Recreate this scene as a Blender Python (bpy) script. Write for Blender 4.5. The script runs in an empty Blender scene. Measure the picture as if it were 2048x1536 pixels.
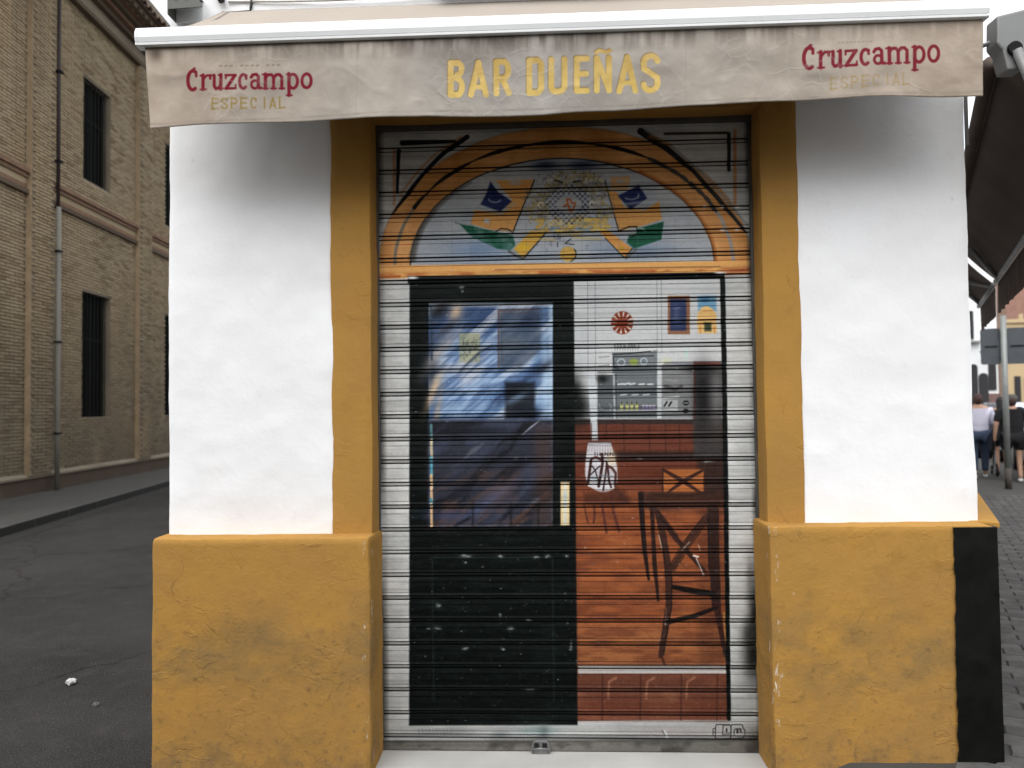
import bpy, bmesh, math, random
import numpy as np
from mathutils import Vector, Matrix, noise as mnoise
R = math.radians
random.seed(7); rng = np.random.RandomState(11)
S = bpy.context.scene
C = S.collection

# ------------------------------------------------------------------ camera
F_PX, YAW, PITCH, ROLL = 1480.0, 0.0428, 0.0303, -0.0124
CAM = Vector((0.0, -3.36, 1.64))
fw = Vector((-math.sin(YAW)*math.cos(PITCH), math.cos(YAW)*math.cos(PITCH), math.sin(PITCH)))
r0 = Vector((math.cos(YAW), math.sin(YAW), 0)); u0 = r0.cross(fw)
cr = r0*math.cos(ROLL) + u0*math.sin(ROLL); cu = -r0*math.sin(ROLL) + u0*math.cos(ROLL)
cd = bpy.data.cameras.new('camera'); cam = bpy.data.objects.new('camera', cd); C.objects.link(cam)
cd.sensor_width = 36; cd.lens = F_PX/2048*36; cd.clip_start = .05; cd.clip_end = 900
m = Matrix((cr, cu, -fw)).transposed().to_4x4(); m.translation = CAM; cam.matrix_world = m
cd.dof.use_dof = True; cd.dof.focus_distance = 3.42; cd.dof.aperture_fstop = 2.2
S.camera = cam
# ------------------------------------------------------------------ sky, sun, exposure (bright overcast day)
SUN_EL, SUN_AZ = R(58), R(-20)          # azimuth measured from -Y (behind the camera), negative = to the left
W = bpy.data.worlds.new('World'); S.world = W; W.use_nodes = True
nt = W.node_tree; nt.nodes.clear()
def wn(t, **k):
    n = nt.nodes.new(t)
    for a, b in k.items(): setattr(n, a, b)
    return n
sky = wn('ShaderNodeTexSky', sky_type='NISHITA', sun_disc=False)
sdir = Vector((math.sin(SUN_AZ)*math.cos(SUN_EL), -math.cos(SUN_AZ)*math.cos(SUN_EL), math.sin(SUN_EL)))
sky.sun_elevation = SUN_EL; sky.sun_rotation = math.atan2(sdir.x, sdir.y)
sky.air_density = 1.0; sky.dust_density = 1.0; sky.ozone_density = 1.0
hs = wn('ShaderNodeHueSaturation'); hs.inputs['Saturation'].default_value = .16
tc = wn('ShaderNodeTexCoord'); sep = wn('ShaderNodeSeparateXYZ')
mr = wn('ShaderNodeMapRange'); mr.inputs[1].default_value = 0.03; mr.inputs[2].default_value = .50
mr.inputs[3].default_value = .42; mr.inputs[4].default_value = 2.1
nz = wn('ShaderNodeTexNoise'); nz.inputs['Scale'].default_value = 2.2; nz.inputs['Detail'].default_value = 5
nzr = wn('ShaderNodeMapRange'); nzr.inputs[1].default_value = .3; nzr.inputs[2].default_value = .7
nzr.inputs[3].default_value = .85; nzr.inputs[4].default_value = 1.15
mu = wn('ShaderNodeMath', operation='MULTIPLY'); mx = wn('ShaderNodeVectorMath', operation='SCALE')
bg = wn('ShaderNodeBackground'); bg.inputs['Strength'].default_value = .15; wo = wn('ShaderNodeOutputWorld')
L = nt.links.new
L(sky.outputs[0], hs.inputs['Color']); L(tc.outputs['Generated'], sep.inputs[0]); L(sep.outputs['Z'], mr.inputs[0])
L(tc.outputs['Generated'], nz.inputs['Vector']); L(nz.outputs[0], nzr.inputs[0])
L(mr.outputs[0], mu.inputs[0]); L(nzr.outputs[0], mu.inputs[1])
L(hs.outputs[0], mx.inputs[0]); L(mu.outputs[0], mx.inputs['Scale']); L(mx.outputs[0], bg.inputs['Color']); L(bg.outputs[0], wo.inputs[0])
sl = bpy.data.lights.new('sun', 'SUN'); sl.energy = 1.15; sl.angle = R(65); sl.color = (1, .985, .965)
so = bpy.data.objects.new('sun', sl); C.objects.link(so); so.rotation_euler = (-sdir).to_track_quat('-Z', 'Y').to_euler()
S.view_settings.view_transform = 'Standard'; S.view_settings.look = 'None'
S.view_settings.gamma = 1; S.view_settings.use_curve_mapping = False
S.view_settings.exposure = 0.65

# ------------------------------------------------------------------ helpers
def s2l(c):
    c = np.asarray(c, float)/255.0
    return np.where(c <= .04045, c/12.92, ((c+.055)/1.055)**2.4)
def l2s(c):
    c = np.clip(c, 0, 1)
    return np.where(c <= .0031308, c*12.92, 1.055*c**(1/2.4)-.055)
class NG:
    """small node-material builder"""
    def __init__(s, name):
        s.m = bpy.data.materials.new(name); s.m.use_nodes = True; s.t = s.m.node_tree
        s.b = s.t.nodes['Principled BSDF']
    def n(s, t, ins=None, **k):
        n = s.t.nodes.new('ShaderNode'+t)
        for a, b in k.items(): setattr(n, a, b)
        for a, b in (ins or {}).items():
            if isinstance(b, bpy.types.NodeSocket): s.t.links.new(b, n.inputs[a])
            else: n.inputs[a].default_value = b
        return n
    def l(s, a, b): s.t.links.new(a, b)
    def pos(s, scale=(1, 1, 1), obj=False):
        src = s.n('TexCoord').outputs['Object'] if obj else s.n('NewGeometry').outputs['Position']
        return s.n('Mapping', {'Vector': src, 'Scale': scale}).outputs[0]
    def noise(s, vec, scale, detail=4, rough=.55, dist=0):
        return s.n('TexNoise', {'Vector': vec, 'Scale': scale, 'Detail': detail, 'Roughness': rough, 'Distortion': dist}).outputs[0]
    def ramp(s, f, a, b, c=0., d=1.):
        return s.n('MapRange', {0: f, 1: a, 2: b, 3: c, 4: d}).outputs[0]
    def mix(s, f, a, b, mode='MIX'):
        n = s.n('MixRGB', blend_type=mode)
        for i, v in ((0, f), (1, a), (2, b)):
            if isinstance(v, bpy.types.NodeSocket): s.l(v, n.inputs[i])
            else: n.inputs[i].default_value = v if i == 0 else (tuple(v)+(1,) if len(v) == 3 else v)
        return n.outputs[0]
    def math(s, op, a, b=None):
        n = s.n('Math', operation=op)
        for i, v in ((0, a), (1, b)):
            if v is None: continue
            if isinstance(v, bpy.types.NodeSocket): s.l(v, n.inputs[i])
            else: n.inputs[i].default_value = v
        return n.outputs[0]
    def bump(s, h, strength=.5, dist=.01, prev=None):
        n = s.n('Bump', {'Height': h, 'Strength': strength, 'Distance': dist})
        if prev is not None: s.l(prev, n.inputs['Normal'])
        return n.outputs[0]
    def out(s, col=None, rough=.8, normal=None, metal=0, spec=.3):
        if col is not None:
            if isinstance(col, bpy.types.NodeSocket): s.l(col, s.b.inputs['Base Color'])
            else: s.b.inputs['Base Color'].default_value = tuple(col)+(1,)
        if isinstance(rough, bpy.types.NodeSocket): s.l(rough, s.b.inputs['Roughness'])
        else: s.b.inputs['Roughness'].default_value = rough
        s.b.inputs['Metallic'].default_value = metal; s.b.inputs['Specular IOR Level'].default_value = spec
        if normal is not None: s.l(normal, s.b.inputs['Normal'])
        return s.m
def simple(name, col, rough=.6, metal=0, var=.12, scale=6, bump=.15, spec=.35, streak=False):
    g = NG(name); p = g.pos((1, 1, .25 if streak else 1))
    a = g.noise(p, scale, 6); f = g.ramp(a, .25, .75, 1-var, 1+var)
    c = g.mix(1.0, col, g.n('CombineColor', {0: f, 1: f, 2: f}).outputs[0], 'MULTIPLY')
    nb = g.bump(g.noise(p, scale*8, 4), bump, .004)
    return g.out(c, g.ramp(a, .3, .7, max(0, rough-.08), min(1, rough+.08)), nb, metal, spec)

class MB:
    """collects geometry and links it as one mesh object"""
    def __init__(s): s.v = []; s.f = []; s.mi = []
    def add(s, vs, fs, mi=0):
        o = len(s.v); s.v += [tuple(v) for v in vs]; s.f += [tuple(o+i for i in f) for f in fs]; s.mi += [mi]*len(fs); return s
    def box(s, a, b, mi=0, M=None):
        x0, y0, z0 = a; x1, y1, z1 = b
        vs = [(x0,y0,z0),(x1,y0,z0),(x1,y1,z0),(x0,y1,z0),(x0,y0,z1),(x1,y0,z1),(x1,y1,z1),(x0,y1,z1)]
        if M is not None: vs = [M @ Vector(v) for v in vs]
        return s.add(vs, [(0,3,2,1),(4,5,6,7),(0,1,5,4),(1,2,6,5),(2,3,7,6),(3,0,4,7)], mi)
    def tube(s, pts, r, n=8, mi=0, cap=True):
        pts = [Vector(p) for p in pts]; rr = r if isinstance(r, (list, tuple)) else [r]*len(pts)
        rings = []
        up = None
        for i, p in enumerate(pts):
            d = (pts[min(i+1, len(pts)-1)]-pts[max(i-1, 0)]).normalized()
            if up is None: up = Vector((0,0,1)) if abs(d.z) < .9 else Vector((1,0,0))
            a = d.cross(up).normalized(); b = a.cross(d).normalized(); up = b
            rings.append([p+(a*math.cos(2*math.pi*k/n)+b*math.sin(2*math.pi*k/n))*rr[i] for k in range(n)])
        vs = [v for q in rings for v in q]; fs = []
        for i in range(len(pts)-1):
            for k in range(n): fs.append((i*n+k, (i+1)*n+k, (i+1)*n+(k+1) % n, i*n+(k+1) % n))
        if cap: fs += [tuple(range(n)), tuple(range((len(pts)-1)*n+n-1, (len(pts)-1)*n-1, -1))]
        return s.add(vs, fs, mi)
    def prism(s, poly, y0, y1, mi=0, axis='y', M=None):
        """extrude an (a,b) outline; axis y: (x,z) outline, axis x: (y,z), axis z: (x,y)"""
        def P(a, b, t): return {'y': (a, t, b), 'x': (t, a, b), 'z': (a, b, t)}[axis]
        n = len(poly); vs = [P(a, b, y0) for a, b in poly]+[P(a, b, y1) for a, b in poly]
        if M is not None: vs = [M @ Vector(v) for v in vs]
        return s.add(vs, [tuple(range(n)), tuple(range(2*n-1, n-1, -1))]+[(i, i+n, (i+1) % n+n, (i+1) % n) for i in range(n)], mi)
    def build(s, name, mats, parent=None, bevel=0, smooth=False, seg=2, merge=False):
        me = bpy.data.meshes.new(name); me.from_pydata(s.v, [], s.f)
        for mm in (mats if isinstance(mats, (list, tuple)) else [mats]): me.materials.append(mm)
        me.polygons.foreach_set('material_index', s.mi)
        bm = bmesh.new(); bm.from_mesh(me)
        if merge: bmesh.ops.remove_doubles(bm, verts=bm.verts, dist=1e-5)
        bmesh.ops.recalc_face_normals(bm, faces=bm.faces)
        if bevel: bmesh.ops.bevel(bm, geom=[e for e in bm.edges if len(e.link_faces) == 2 and e.calc_face_angle(0) > .5], offset=bevel, segments=seg, affect='EDGES', profile=.5)
        bm.to_mesh(me); bm.free()
        if smooth: me.polygons.foreach_set('use_smooth', [True]*len(me.polygons))
        o = bpy.data.objects.new(name, me); C.objects.link(o)
        if parent is not None: o.parent = parent
        return o
def tag(o, label=None, cat=None, group=None, kind=None):
    for k, v in (('label', label), ('category', cat), ('group', group), ('kind', kind)):
        if v: o[k] = v
    return o
def empty(name, loc=(0,0,0), rz=0, **k):
    o = bpy.data.objects.new(name, None); C.objects.link(o); o.location = loc; o.rotation_euler = (0,0,rz)
    o.empty_display_size = .2
    return tag(o, **k)
def copy_tree(o, parent=None):
    c = o.copy(); C.objects.link(c)
    if parent is not None: c.parent = parent
    for ch in list(o.children): copy_tree(ch, c)
    return c
# numpy 3D value noise
def _h(i, j, k, s):
    n = (i*374761393+j*668265263+k*2147483647+s*974634777) & 0xffffffff
    n = ((n ^ (n >> 13))*1274126177) & 0xffffffff
    return ((n ^ (n >> 16)) & 0xffff)/32767.5-1
def vnoise(P, sc, seed=0, oct=3):
    out = 0; amp = 1; P = np.asarray(P, float)*sc
    for o in range(oct):
        q = P*2**o+100; i = np.floor(q).astype(np.int64); f = q-i; f = f*f*(3-2*f); t = 0
        for dx in (0, 1):
            for dy in (0, 1):
                for dz in (0, 1):
                    w = (f[..., 0] if dx else 1-f[..., 0])*(f[..., 1] if dy else 1-f[..., 1])*(f[..., 2] if dz else 1-f[..., 2])
                    t = t+w*_h(i[..., 0]+dx, i[..., 1]+dy, i[..., 2]+dz, seed+o)
        out = out+t*amp; amp *= .5
    return out
def rough_box(name, a, b, res, amp, rad, mat, parent=None, seed=1, sc=5, wob=0, extra=None):
    """plastered block: subdivided, rounded and lumpy"""
    a = np.array(a, float); b = np.array(b, float); V = []; Fc = []; off = 0
    for ax in range(3):
        o1, o2 = [i for i in range(3) if i != ax]
        n1 = max(1, int((b[o1]-a[o1])/res)); n2 = max(1, int((b[o2]-a[o2])/res))
        for side in (0, 1):
            g1, g2 = np.meshgrid(np.linspace(a[o1], b[o1], n1+1), np.linspace(a[o2], b[o2], n2+1), indexing='ij')
            p = np.zeros(g1.shape+(3,)); p[..., o1] = g1; p[..., o2] = g2; p[..., ax] = (a, b)[side][ax]
            V.append(p.reshape(-1, 3)); idx = np.arange(g1.size).reshape(g1.shape)+off
            Fc.append(np.stack([idx[:-1, :-1], idx[1:, :-1], idx[1:, 1:], idx[:-1, 1:]], -1).reshape(-1, 4)); off += g1.size
    V = np.concatenate(V); Fc = np.concatenate(Fc)
    q = np.clip(V, a+rad, b-rad); d = V-q; ln = np.linalg.norm(d, axis=1, keepdims=True); ln[ln == 0] = 1
    V2 = q+d/ln*rad
    D = np.stack([vnoise(V, sc, seed+11*k) for k in range(3)], -1)*amp
    D += np.stack([vnoise(V, sc*5, seed+70+11*k, 2) for k in range(3)], -1)*amp*.22
    V2 = V2+D
    if wob: V2[:, 0] += vnoise(V*np.array([0, 0, 1]), 9, seed+5, 3)*wob
    if extra: V2 = extra(V2)
    mb = MB(); mb.v = V2.tolist(); mb.f = Fc.tolist(); mb.mi = [0]*len(Fc)
    return mb.build(name, mat, parent, smooth=True, merge=False)

# ------------------------------------------------------------------ painter (flat artwork, painted from code into pixels)
def projpx(P):
    d = P-np.array(CAM); z = d @ np.array(fw)
    return np.stack([1024+F_PX*(d @ np.array(cr))/z, 768-F_PX*(d @ np.array(cu))/z], -1)
class Paint:
    """canvas on the plane y=Y; drawing coordinates are image pixels, projected onto it through the fixed camera"""
    def __init__(s, x0, x1, z0, z1, Y, ppm):
        s.W = int((x1-x0)*ppm); s.H = int((z1-z0)*ppm)
        xs = x0+(np.arange(s.W)+.5)/s.W*(x1-x0); zs = z0+(np.arange(s.H)+.5)/s.H*(z1-z0)
        g = np.zeros((s.H, s.W, 3)); g[..., 0] = xs[None]; g[..., 1] = Y; g[..., 2] = zs[:, None]
        p = projpx(g); s.X = p[..., 0]; s.Y = p[..., 1]; s.c = np.zeros((s.H, s.W, 3)); s.dom = (x0, x1, z0, z1)  # image pixel coordinates of each canvas point, seen through the fixed camera
        s.g = g; s.ppx = ppm/430
    def win(s, x0, x1, y0, y1):
        # bounding window in canvas indexes
        cx = s.X[s.H//2]; i0 = np.searchsorted(cx, x0-40); i1 = np.searchsorted(cx, x1+40)
        cy = s.Y[:, s.W//2][::-1]; j0 = s.H-np.searchsorted(cy, y1+45); j1 = s.H-np.searchsorted(cy, y0-45)
        return slice(max(0, j0), max(1, j1)), slice(max(0, i0), max(1, i1))
    def blend(s, w, m, col):
        m = np.clip(m, 0, 1)[..., None]; s.c[w] = s.c[w]*(1-m)+np.asarray(col, float)*m
    def line(s, pts, wd, col, al=1, soft=1.0):
        xs = [p[0] for p in pts]; ys = [p[1] for p in pts]; w = s.win(min(xs), max(xs), min(ys), max(ys))
        X = s.X[w]; Y = s.Y[w]; best = None
        wds = wd if isinstance(wd, (list, tuple)) else [wd]*len(pts)
        m = np.zeros(X.shape)
        for (a, b, wa, wb) in zip(pts[:-1], pts[1:], wds[:-1], wds[1:]):
            dx = b[0]-a[0]; dy = b[1]-a[1]; L2 = dx*dx+dy*dy+1e-9
            t = np.clip(((X-a[0])*dx+(Y-a[1])*dy)/L2, 0, 1)
            d = np.hypot(X-a[0]-t*dx, Y-a[1]-t*dy)-(wa+(wb-wa)*t)/2
            m = np.maximum(m, np.clip(.5-d/(soft*2), 0, 1))
        s.blend(w, m*al, col)
    def poly(s, pts, col, al=1, soft=1.0, tex=None):
        xs = [p[0] for p in pts]; ys = [p[1] for p in pts]; w = s.win(min(xs), max(xs), min(ys), max(ys))
        X = s.X[w]; Y = s.Y[w]; ins = np.zeros(X.shape, bool); D = np.full(X.shape, 1e9)
        for a, b in zip(pts, pts[1:]+pts[:1]):
            dx = b[0]-a[0]; dy = b[1]-a[1]; L2 = dx*dx+dy*dy+1e-9
            t = np.clip(((X-a[0])*dx+(Y-a[1])*dy)/L2, 0, 1)
            D = np.minimum(D, np.hypot(X-a[0]-t*dx, Y-a[1]-t*dy))
            cond = (a[1] > Y) != (b[1] > Y)
            if dy: ins ^= cond & (X < dx*(Y-a[1])/dy+a[0])
        d = np.where(ins, -D, D); mk = np.clip(.5-d/(2*soft), 0, 1)*al
        if tex is not None: mk = mk*tex[w]
        s.blend(w, mk, col)
    def rect(s, x0, y0, x1, y1, col, al=1, soft=1.0, tex=None): s.poly([(x0,y0),(x1,y0),(x1,y1),(x0,y1)], col, al, soft, tex)
    def ell(s, cx, cy, rx, ry, col, al=1, soft=1.0, inner=0, tex=None):
        w = s.win(cx-rx-8, cx+rx+8, cy-ry-8, cy+ry+8); X = s.X[w]; Y = s.Y[w]
        q = np.hypot((X-cx)/rx, (Y-cy)/ry); d = (q-1)*min(rx, ry); mk = np.clip(.5-d/(2*soft), 0, 1)
        if inner: mk = np.minimum(mk, np.clip(.5+(q-inner)*min(rx, ry)/(2*soft), 0, 1))
        if tex is not None: mk = mk*tex[w]
        s.blend(w, mk*al, col)
    def spray(s, cx, cy, rx, ry, col, al=1, ang=0):
        rr = max(rx, ry)*3; w = s.win(cx-rr, cx+rr, cy-rr, cy+rr); X = s.X[w]-cx; Y = s.Y[w]-cy
        c, n = math.cos(ang), math.sin(ang); u = X*c+Y*n; v = -X*n+Y*c
        s.blend(w, np.exp(-(u/rx)**2-(v/ry)**2)*al, col)
    def arc(s, cx, cy, rx, ry, a0, a1, wd, col, al=1, soft=1.0, n=28, jit=0):
        P = []
        for i in range(n+1):
            a = R(a0+(a1-a0)*i/n); j = 1+jit*random.uniform(-1, 1)
            P.append((cx+rx*j*math.cos(a), cy-ry*j*math.sin(a)))
        s.line(P, wd, col, al, soft)
    def fn(s, sc, seed, oct=3, squash=1.0, rot=0):
        P = np.zeros(s.X.shape+(3,)); c, n = math.cos(rot), math.sin(rot)
        P[..., 0] = (s.X*c+s.Y*n)*sc; P[..., 1] = (-s.X*n+s.Y*c)*sc*squash
        return vnoise(P, 1, seed, oct)
    def image(s, name, gain=1.0):
        lin = s2l(s.c)*gain; px = np.ones((s.H, s.W, 4), np.float32); px[..., :3] = l2s(lin)
        im = bpy.data.images.new(name, s.W, s.H, alpha=False); im.pixels.foreach_set(px.ravel()); im.pack(); return im

def glyph(P, ch, x, y, w, h, sw, col, slant=0, al=1, soft=.8, slope=-.036):
    """stroke lettering; unit box, (0,0) = lower left"""
    def q(a, b): return (x+a*w+slant*b*h, y-b*h+(a*w)*slope)
    def ln(pts, k=1.0): P.line([q(*p) for p in pts], sw*k, col, al, soft)
    def ar(cx, cy, rx, ry, a0, a1, k=1.0, n=16):
        P.line([q(cx+rx*math.cos(R(a0+(a1-a0)*i/n)), cy+ry*math.sin(R(a0+(a1-a0)*i/n))) for i in range(n+1)], sw*k, col, al, soft)
    e = sw/2/w; f = sw/2/h
    l, r_, b, t, mx_ = e, 1-e, f, 1-f, .5
    if ch == 'B':
        ln([(l,b),(l,t)]); ln([(l,t),(.62,t)]); ln([(l,b),(.62,b)]); ln([(l,.53),(.62,.53)])
        ar(.55,.765,r_-.57,t-.765,90,-90); ar(.55,.29,r_-.55,.29-b,90,-90)
    elif ch == 'A': ln([(l-.02,b-.02),(.5,t)]); ln([(r_+.02,b-.02),(.5,t)]); ln([(.25,.27),(.75,.27)], .8)
    elif ch == 'R':
        ln([(l,b),(l,t)]); ln([(l,t),(.6,t)]); ln([(l,.48),(.6,.48)]); ar(.55,(t+.48)/2,r_-.57,(t-.48)/2,90,-90); ln([(.5,.46),(r_+.02,b)])
    elif ch == 'D':
        ln([(l,b),(l,t)]); ln([(l,t),(.6,t)]); ln([(l,b),(.6,b)]); ln([(r_,.2),(r_,.8)]); ar(.6,t-.15,r_-.6,.15,0,90); ar(.6,b+.15,r_-.6,.15,0,-90)
    elif ch == 'U': ln([(l,t),(l,.2)]); ln([(r_,t),(r_,.2)]); ar(.5,.2,.5-e,.2-f,180,360)
    elif ch == 'E': ln([(l,b),(l,t)]); ln([(l,t),(r_+.03,t)]); ln([(l,b),(r_+.03,b)]); ln([(l,.52),(r_-.04,.52)])
    elif ch == 'F': ln([(l,b),(l,t)]); ln([(l,t),(r_,t)]); ln([(l,.52),(r_-.1,.52)])
    elif ch in 'NÑ':
        ln([(l,b),(l,t)]); ln([(r_,b),(r_,t)]); ln([(l,t-.02),(r_,b+.02)])
        if ch == 'Ñ': P.line([q(.12,1.07),q(.3,1.13),q(.5,1.10),q(.7,1.07),q(.9,1.12)], sw*.62, col, al, soft)
    elif ch == 'S':
        ar(.5,.77,.5-e,.23-f,10,180); P.line([q(l,.77),q(.16,.62),q(.5,.50),q(.84,.38),q(r_,.24)], sw, col, al, soft); ar(.5,.24,.5-e,.24-f,0,-175)
    elif ch == 'P': ln([(l,b),(l,t)]); ln([(l,t),(.6,t)]); ln([(l,.48),(.6,.48)]); ar(.55,(t+.48)/2,r_-.57,(t-.48)/2,90,-90)
    elif ch == 'C': ar(.55,.5,.5-e,.5-f,50,310); ln([(.86,.86),(.86,.66)], .8)
    elif ch == 'I': ln([(.5,b),(.5,t)])
    elif ch == 'L': ln([(l,b),(l,t)]); ln([(l,b),(r_,b)]); 
    elif ch == 'T': ln([(.5,b),(.5,t)]); ln([(l,t),(r_,t)])
    elif ch == 'O': ar(.5,.5,.5-e,.5-f,0,360,n=24)
    # lowercase (h = x-height)
    elif ch == 'r': ln([(.25,0),(.25,1)],1.1); ln([(.02,.96),(.3,1)],.7); ln([(0,0),(.55,0)],.6); ln([(.3,.72),(.6,.97),(.95,.93)],.8); ln([(.9,.98),(.92,.74)],.8)
    elif ch == 'u': ln([(.2,.97),(.2,.22),(.35,.04),(.58,.08),(.78,.25)],1.0); ln([(.8,1),(.8,0)],1.1); ln([(.0,.97),(.24,.97)],.6); ln([(.58,.97),(.82,.97)],.6); ln([(.8,.02),(1.02,.05)],.6)
    elif ch == 'z': ln([(.06,.96),(.94,.96)],.8); ln([(.88,.93),(.12,.05)],1.1); ln([(.06,.04),(.96,.04)],.8); ln([(.08,.96),(.06,.74)],.6); ln([(.94,.04),(.97,.27)],.6)
    elif ch == 'c': ar(.55,.5,.38,.48,55,305); ln([(.84,.92),(.84,.68)],.8)
    elif ch == 'a': ln([(.12,.78),(.25,.95),(.55,.99),(.75,.85),(.76,.05),(.98,.03)],1.0); ar(.45,.28,.31,.27,0,360,.85)
    elif ch == 'm': 
        ln([(.13,0),(.13,1)],1.1); ln([(0,.97),(.13,1)],.6)
        for k in (.13,.5): ln([(k,.75),(k+.13,.95),(k+.27,.95),(k+.37,.78),(k+.37,0)],1.0)
        for k in (.13,.5,.87): ln([(k-.11,0),(k+.11,0)],.6)
    elif ch == 'p': ln([(.2,-.48),(.2,1)],1.1); ln([(.02,.97),(.2,1)],.6); ln([(.02,-.48),(.42,-.48)],.6); ar(.52,.48,.36,.48,-150,150,1.0)
    elif ch == 'o': ar(.5,.5,.38,.48,0,360,1.0,24)
    elif ch == 'Ç': # tall capital with curled top
        ar(.58,.46,.42,.46,62,300,1.15); ln([(.36,.84),(.62,1.0),(.72,1.04)],.8); ln([(.74,.9),(.86,.84),(.86,.66)],.9)

MURAL_GAIN = 1.12
def paint_mural():
    P = Paint(-.80, 1.0, .03, 2.99, .14, 480)
    c = P.c; X, Y = P.X, P.Y
    n1 = P.fn(.012, 3, 4); n2 = P.fn(.05, 9, 3, 3); ns = P.fn(.004, 17, 3, 8)
    base = np.stack([186+10*n1+7*n2, 187+9*n1+7*n2, 184+8*n1+7*n2], -1); P.c[:] = base
    # a bluish-grey wash in the fanlight
    P.ell(1125, 530, 304, 212, (160, 165, 172), .75, 6, tex=np.clip(.75+.5*P.fn(.03, 5), 0, 1))
    P.spray(960, 500, 60, 22, (95, 125, 165), .7); P.spray(1270, 500, 80, 18, (110, 135, 165), .6); P.spray(1040, 510, 90, 14, (150,165,180), .5)
    # arch bands (lower half of the ellipse is hidden by the beam)
    OR = (200, 142, 82); OD = (168, 96, 42); BK = (16, 17, 17); GY = (95, 95, 92)
    top = np.clip((533-Y)/2, 0, 1)*1.0
    q1 = np.hypot((X-1130)/372, (Y-532)/278); q2 = np.hypot((X-1125)/304, (Y-532)/214)
    band = np.clip((1-q1)*180, 0, 1)*np.clip((q2-1)*160, 0, 1)*top
    tx = P.fn(.02, 31, 3, .5)
    P.c = P.c*(1-band[..., None])+(np.array(OR)+(tx[..., None]*18)+np.array([0, 0, 0]))*band[..., None]
    P.arc(1128, 532, 338, 247, 2, 30, 7, (150, 150, 150), .9); P.arc(1128, 532, 338, 247, 152, 179, 6, (120, 118, 110), .9)
    P.arc(1128, 532, 338, 247, 60, 152, [2+6*abs(math.sin(i*.5)) for i in range(29)], BK, .95)
    P.arc(1128, 532, 338, 247, 26, 60, [5+4*abs(math.sin(i*.9)) for i in range(29)], (50, 52, 55), .9)
    P.arc(1125, 532, 304, 214, 0, 180, 2.5, BK, .9); P.arc(1125, 532, 300, 210, 128, 176, [3+i*.35 for i in range(29)], (70, 66, 60), .75, 4)
    P.arc(1125, 532, 306, 216, 2, 60, 6, OD, .9, 3)
    P.arc(1130, 532, 372, 278, 4, 175, 2, (140, 95, 60), .6, 2)
    P.line([(935,275),(890,305),(850,345),(815,390),(787,427)], [9,9,7,8,3], BK); P.line([(922,275),(878,303),(835,345),(800,392)], 4, (170,105,55), .7, 2)
    P.line([(805,287),(910,284)], [10,6], BK); P.line([(798,302),(795,386)], [8,5], BK); P.line([(789,300),(789,410)], 5, (180,115,65), .7, 2)
    P.line([(1281,264),(1330,296),(1385,342),(1430,392),(1470,440),(1492,466)], [14,12,8,9,7,4], (30,31,33)); P.line([(1290,262),(1340,292),(1400,345),(1450,400),(1494,452)], 5, (135,135,132), .9, 2)
    P.line([(1329,269),(1455,267)], 5, (30,26,24), .9); P.line([(1457,270),(1457,341)], 7, BK, .9); P.line([(1469,262),(1469,408)], 6, (185,120,65), .8, 2); P.line([(1300,275),(1340,290)], 8, (175,110,55), .6, 3)
    for x, y in ((1409,414),(1444,414),(1475,414),(1444,460),(1474,459)): P.ell(x, y, 5, 2.6, (235,232,225), 1, 1.2)
    # crest: flags, leaves, handles, ornate ring
    YE = (212, 165, 70); NV = (32, 42, 84); GN = (22, 84, 60); OG = (212, 150, 78)
    P.poly([(990,362),(1068,360),(1050,405),(1035,440),(1027,464),(985,461),(942,449),(949,421),(1006,426),(1024,400),(1000,372)], OG, .95, 1.5)
    P.ell(1030, 366, 12, 6, (170,170,170), .7, 2); P.ell(974, 443, 6, 5, (180,185,190), .9, 1.2)
    P.poly([(981,364),(997,385),(1024,404),(1001,424),(961,410),(972,390)], NV, 1, 1.5); P.arc(990, 397, 13, 9, 195, 330, 2.5, (150,155,170), .9)
    P.line([(955,415),(985,425),(1003,428),(1030,408)], 4, (150,170,170), .6, 2)
    P.poly([(920,450),(945,453),(990,464),(1026,471),(1031,491),(1021,502),(994,498),(945,475)], GN, 1, 1.3, tex=np.clip(.9+.3*P.fn(.05, 77), 0, 1))
    P.line([(910,446),(932,452)], 2, (60,90,70), .8)
    P.line([(1069,361),(1052,400),(1037,437),(1027,463)], 2.2, BK); P.line([(992,464),(1002,458),(1015,459),(1026,466)], 2, BK)
    P.poly([(1062,462),(1093,464),(1047,516),(1027,500)], YE, 1, 1.2); P.line([(1093,464),(1070,492),(1048,516)], 2.2, BK); P.line([(1018,503),(1032,512),(1046,517)], 4, (90,90,88)); P.ell(1045, 495, 12, 7, (225,185,30), .5, 3)
    P.poly([(1215,380),(1234,386),(1248,415),(1290,421),(1318,403),(1323,440),(1290,451),(1238,464),(1228,430)], OG, .95, 1.5)
    P.poly([(1220,355),(1260,353),(1256,380),(1222,379)], OG, .7, 2); P.ell(1240, 364, 8, 5, (165,160,155), .8, 2)
    P.poly([(1277,371),(1294,398),(1260,420),(1235,393)], NV, 1, 1.5); P.arc(1262, 392, 15, 8, 220, 380, 2.5, (150,155,165), .9); P.line([(1250,410),(1290,405),(1302,395)], 5, (160,165,168), .6, 2)
    P.poly([(1327,444),(1322,480),(1268,498),(1253,486),(1259,466),(1286,455)], GN, 1, 1.3); P.line([(1280,456),(1290,462)], 4, (150,170,150), .8)
    P.line([(1210,362),(1218,395),(1228,430),(1237,463)], 2, BK, .9); P.line([(1237,463),(1258,454),(1272,454),(1276,464),(1262,476)], 2.2, BK); P.ell(1262, 464, 11, 7, (165,168,165), .9, 1.5)
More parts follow.
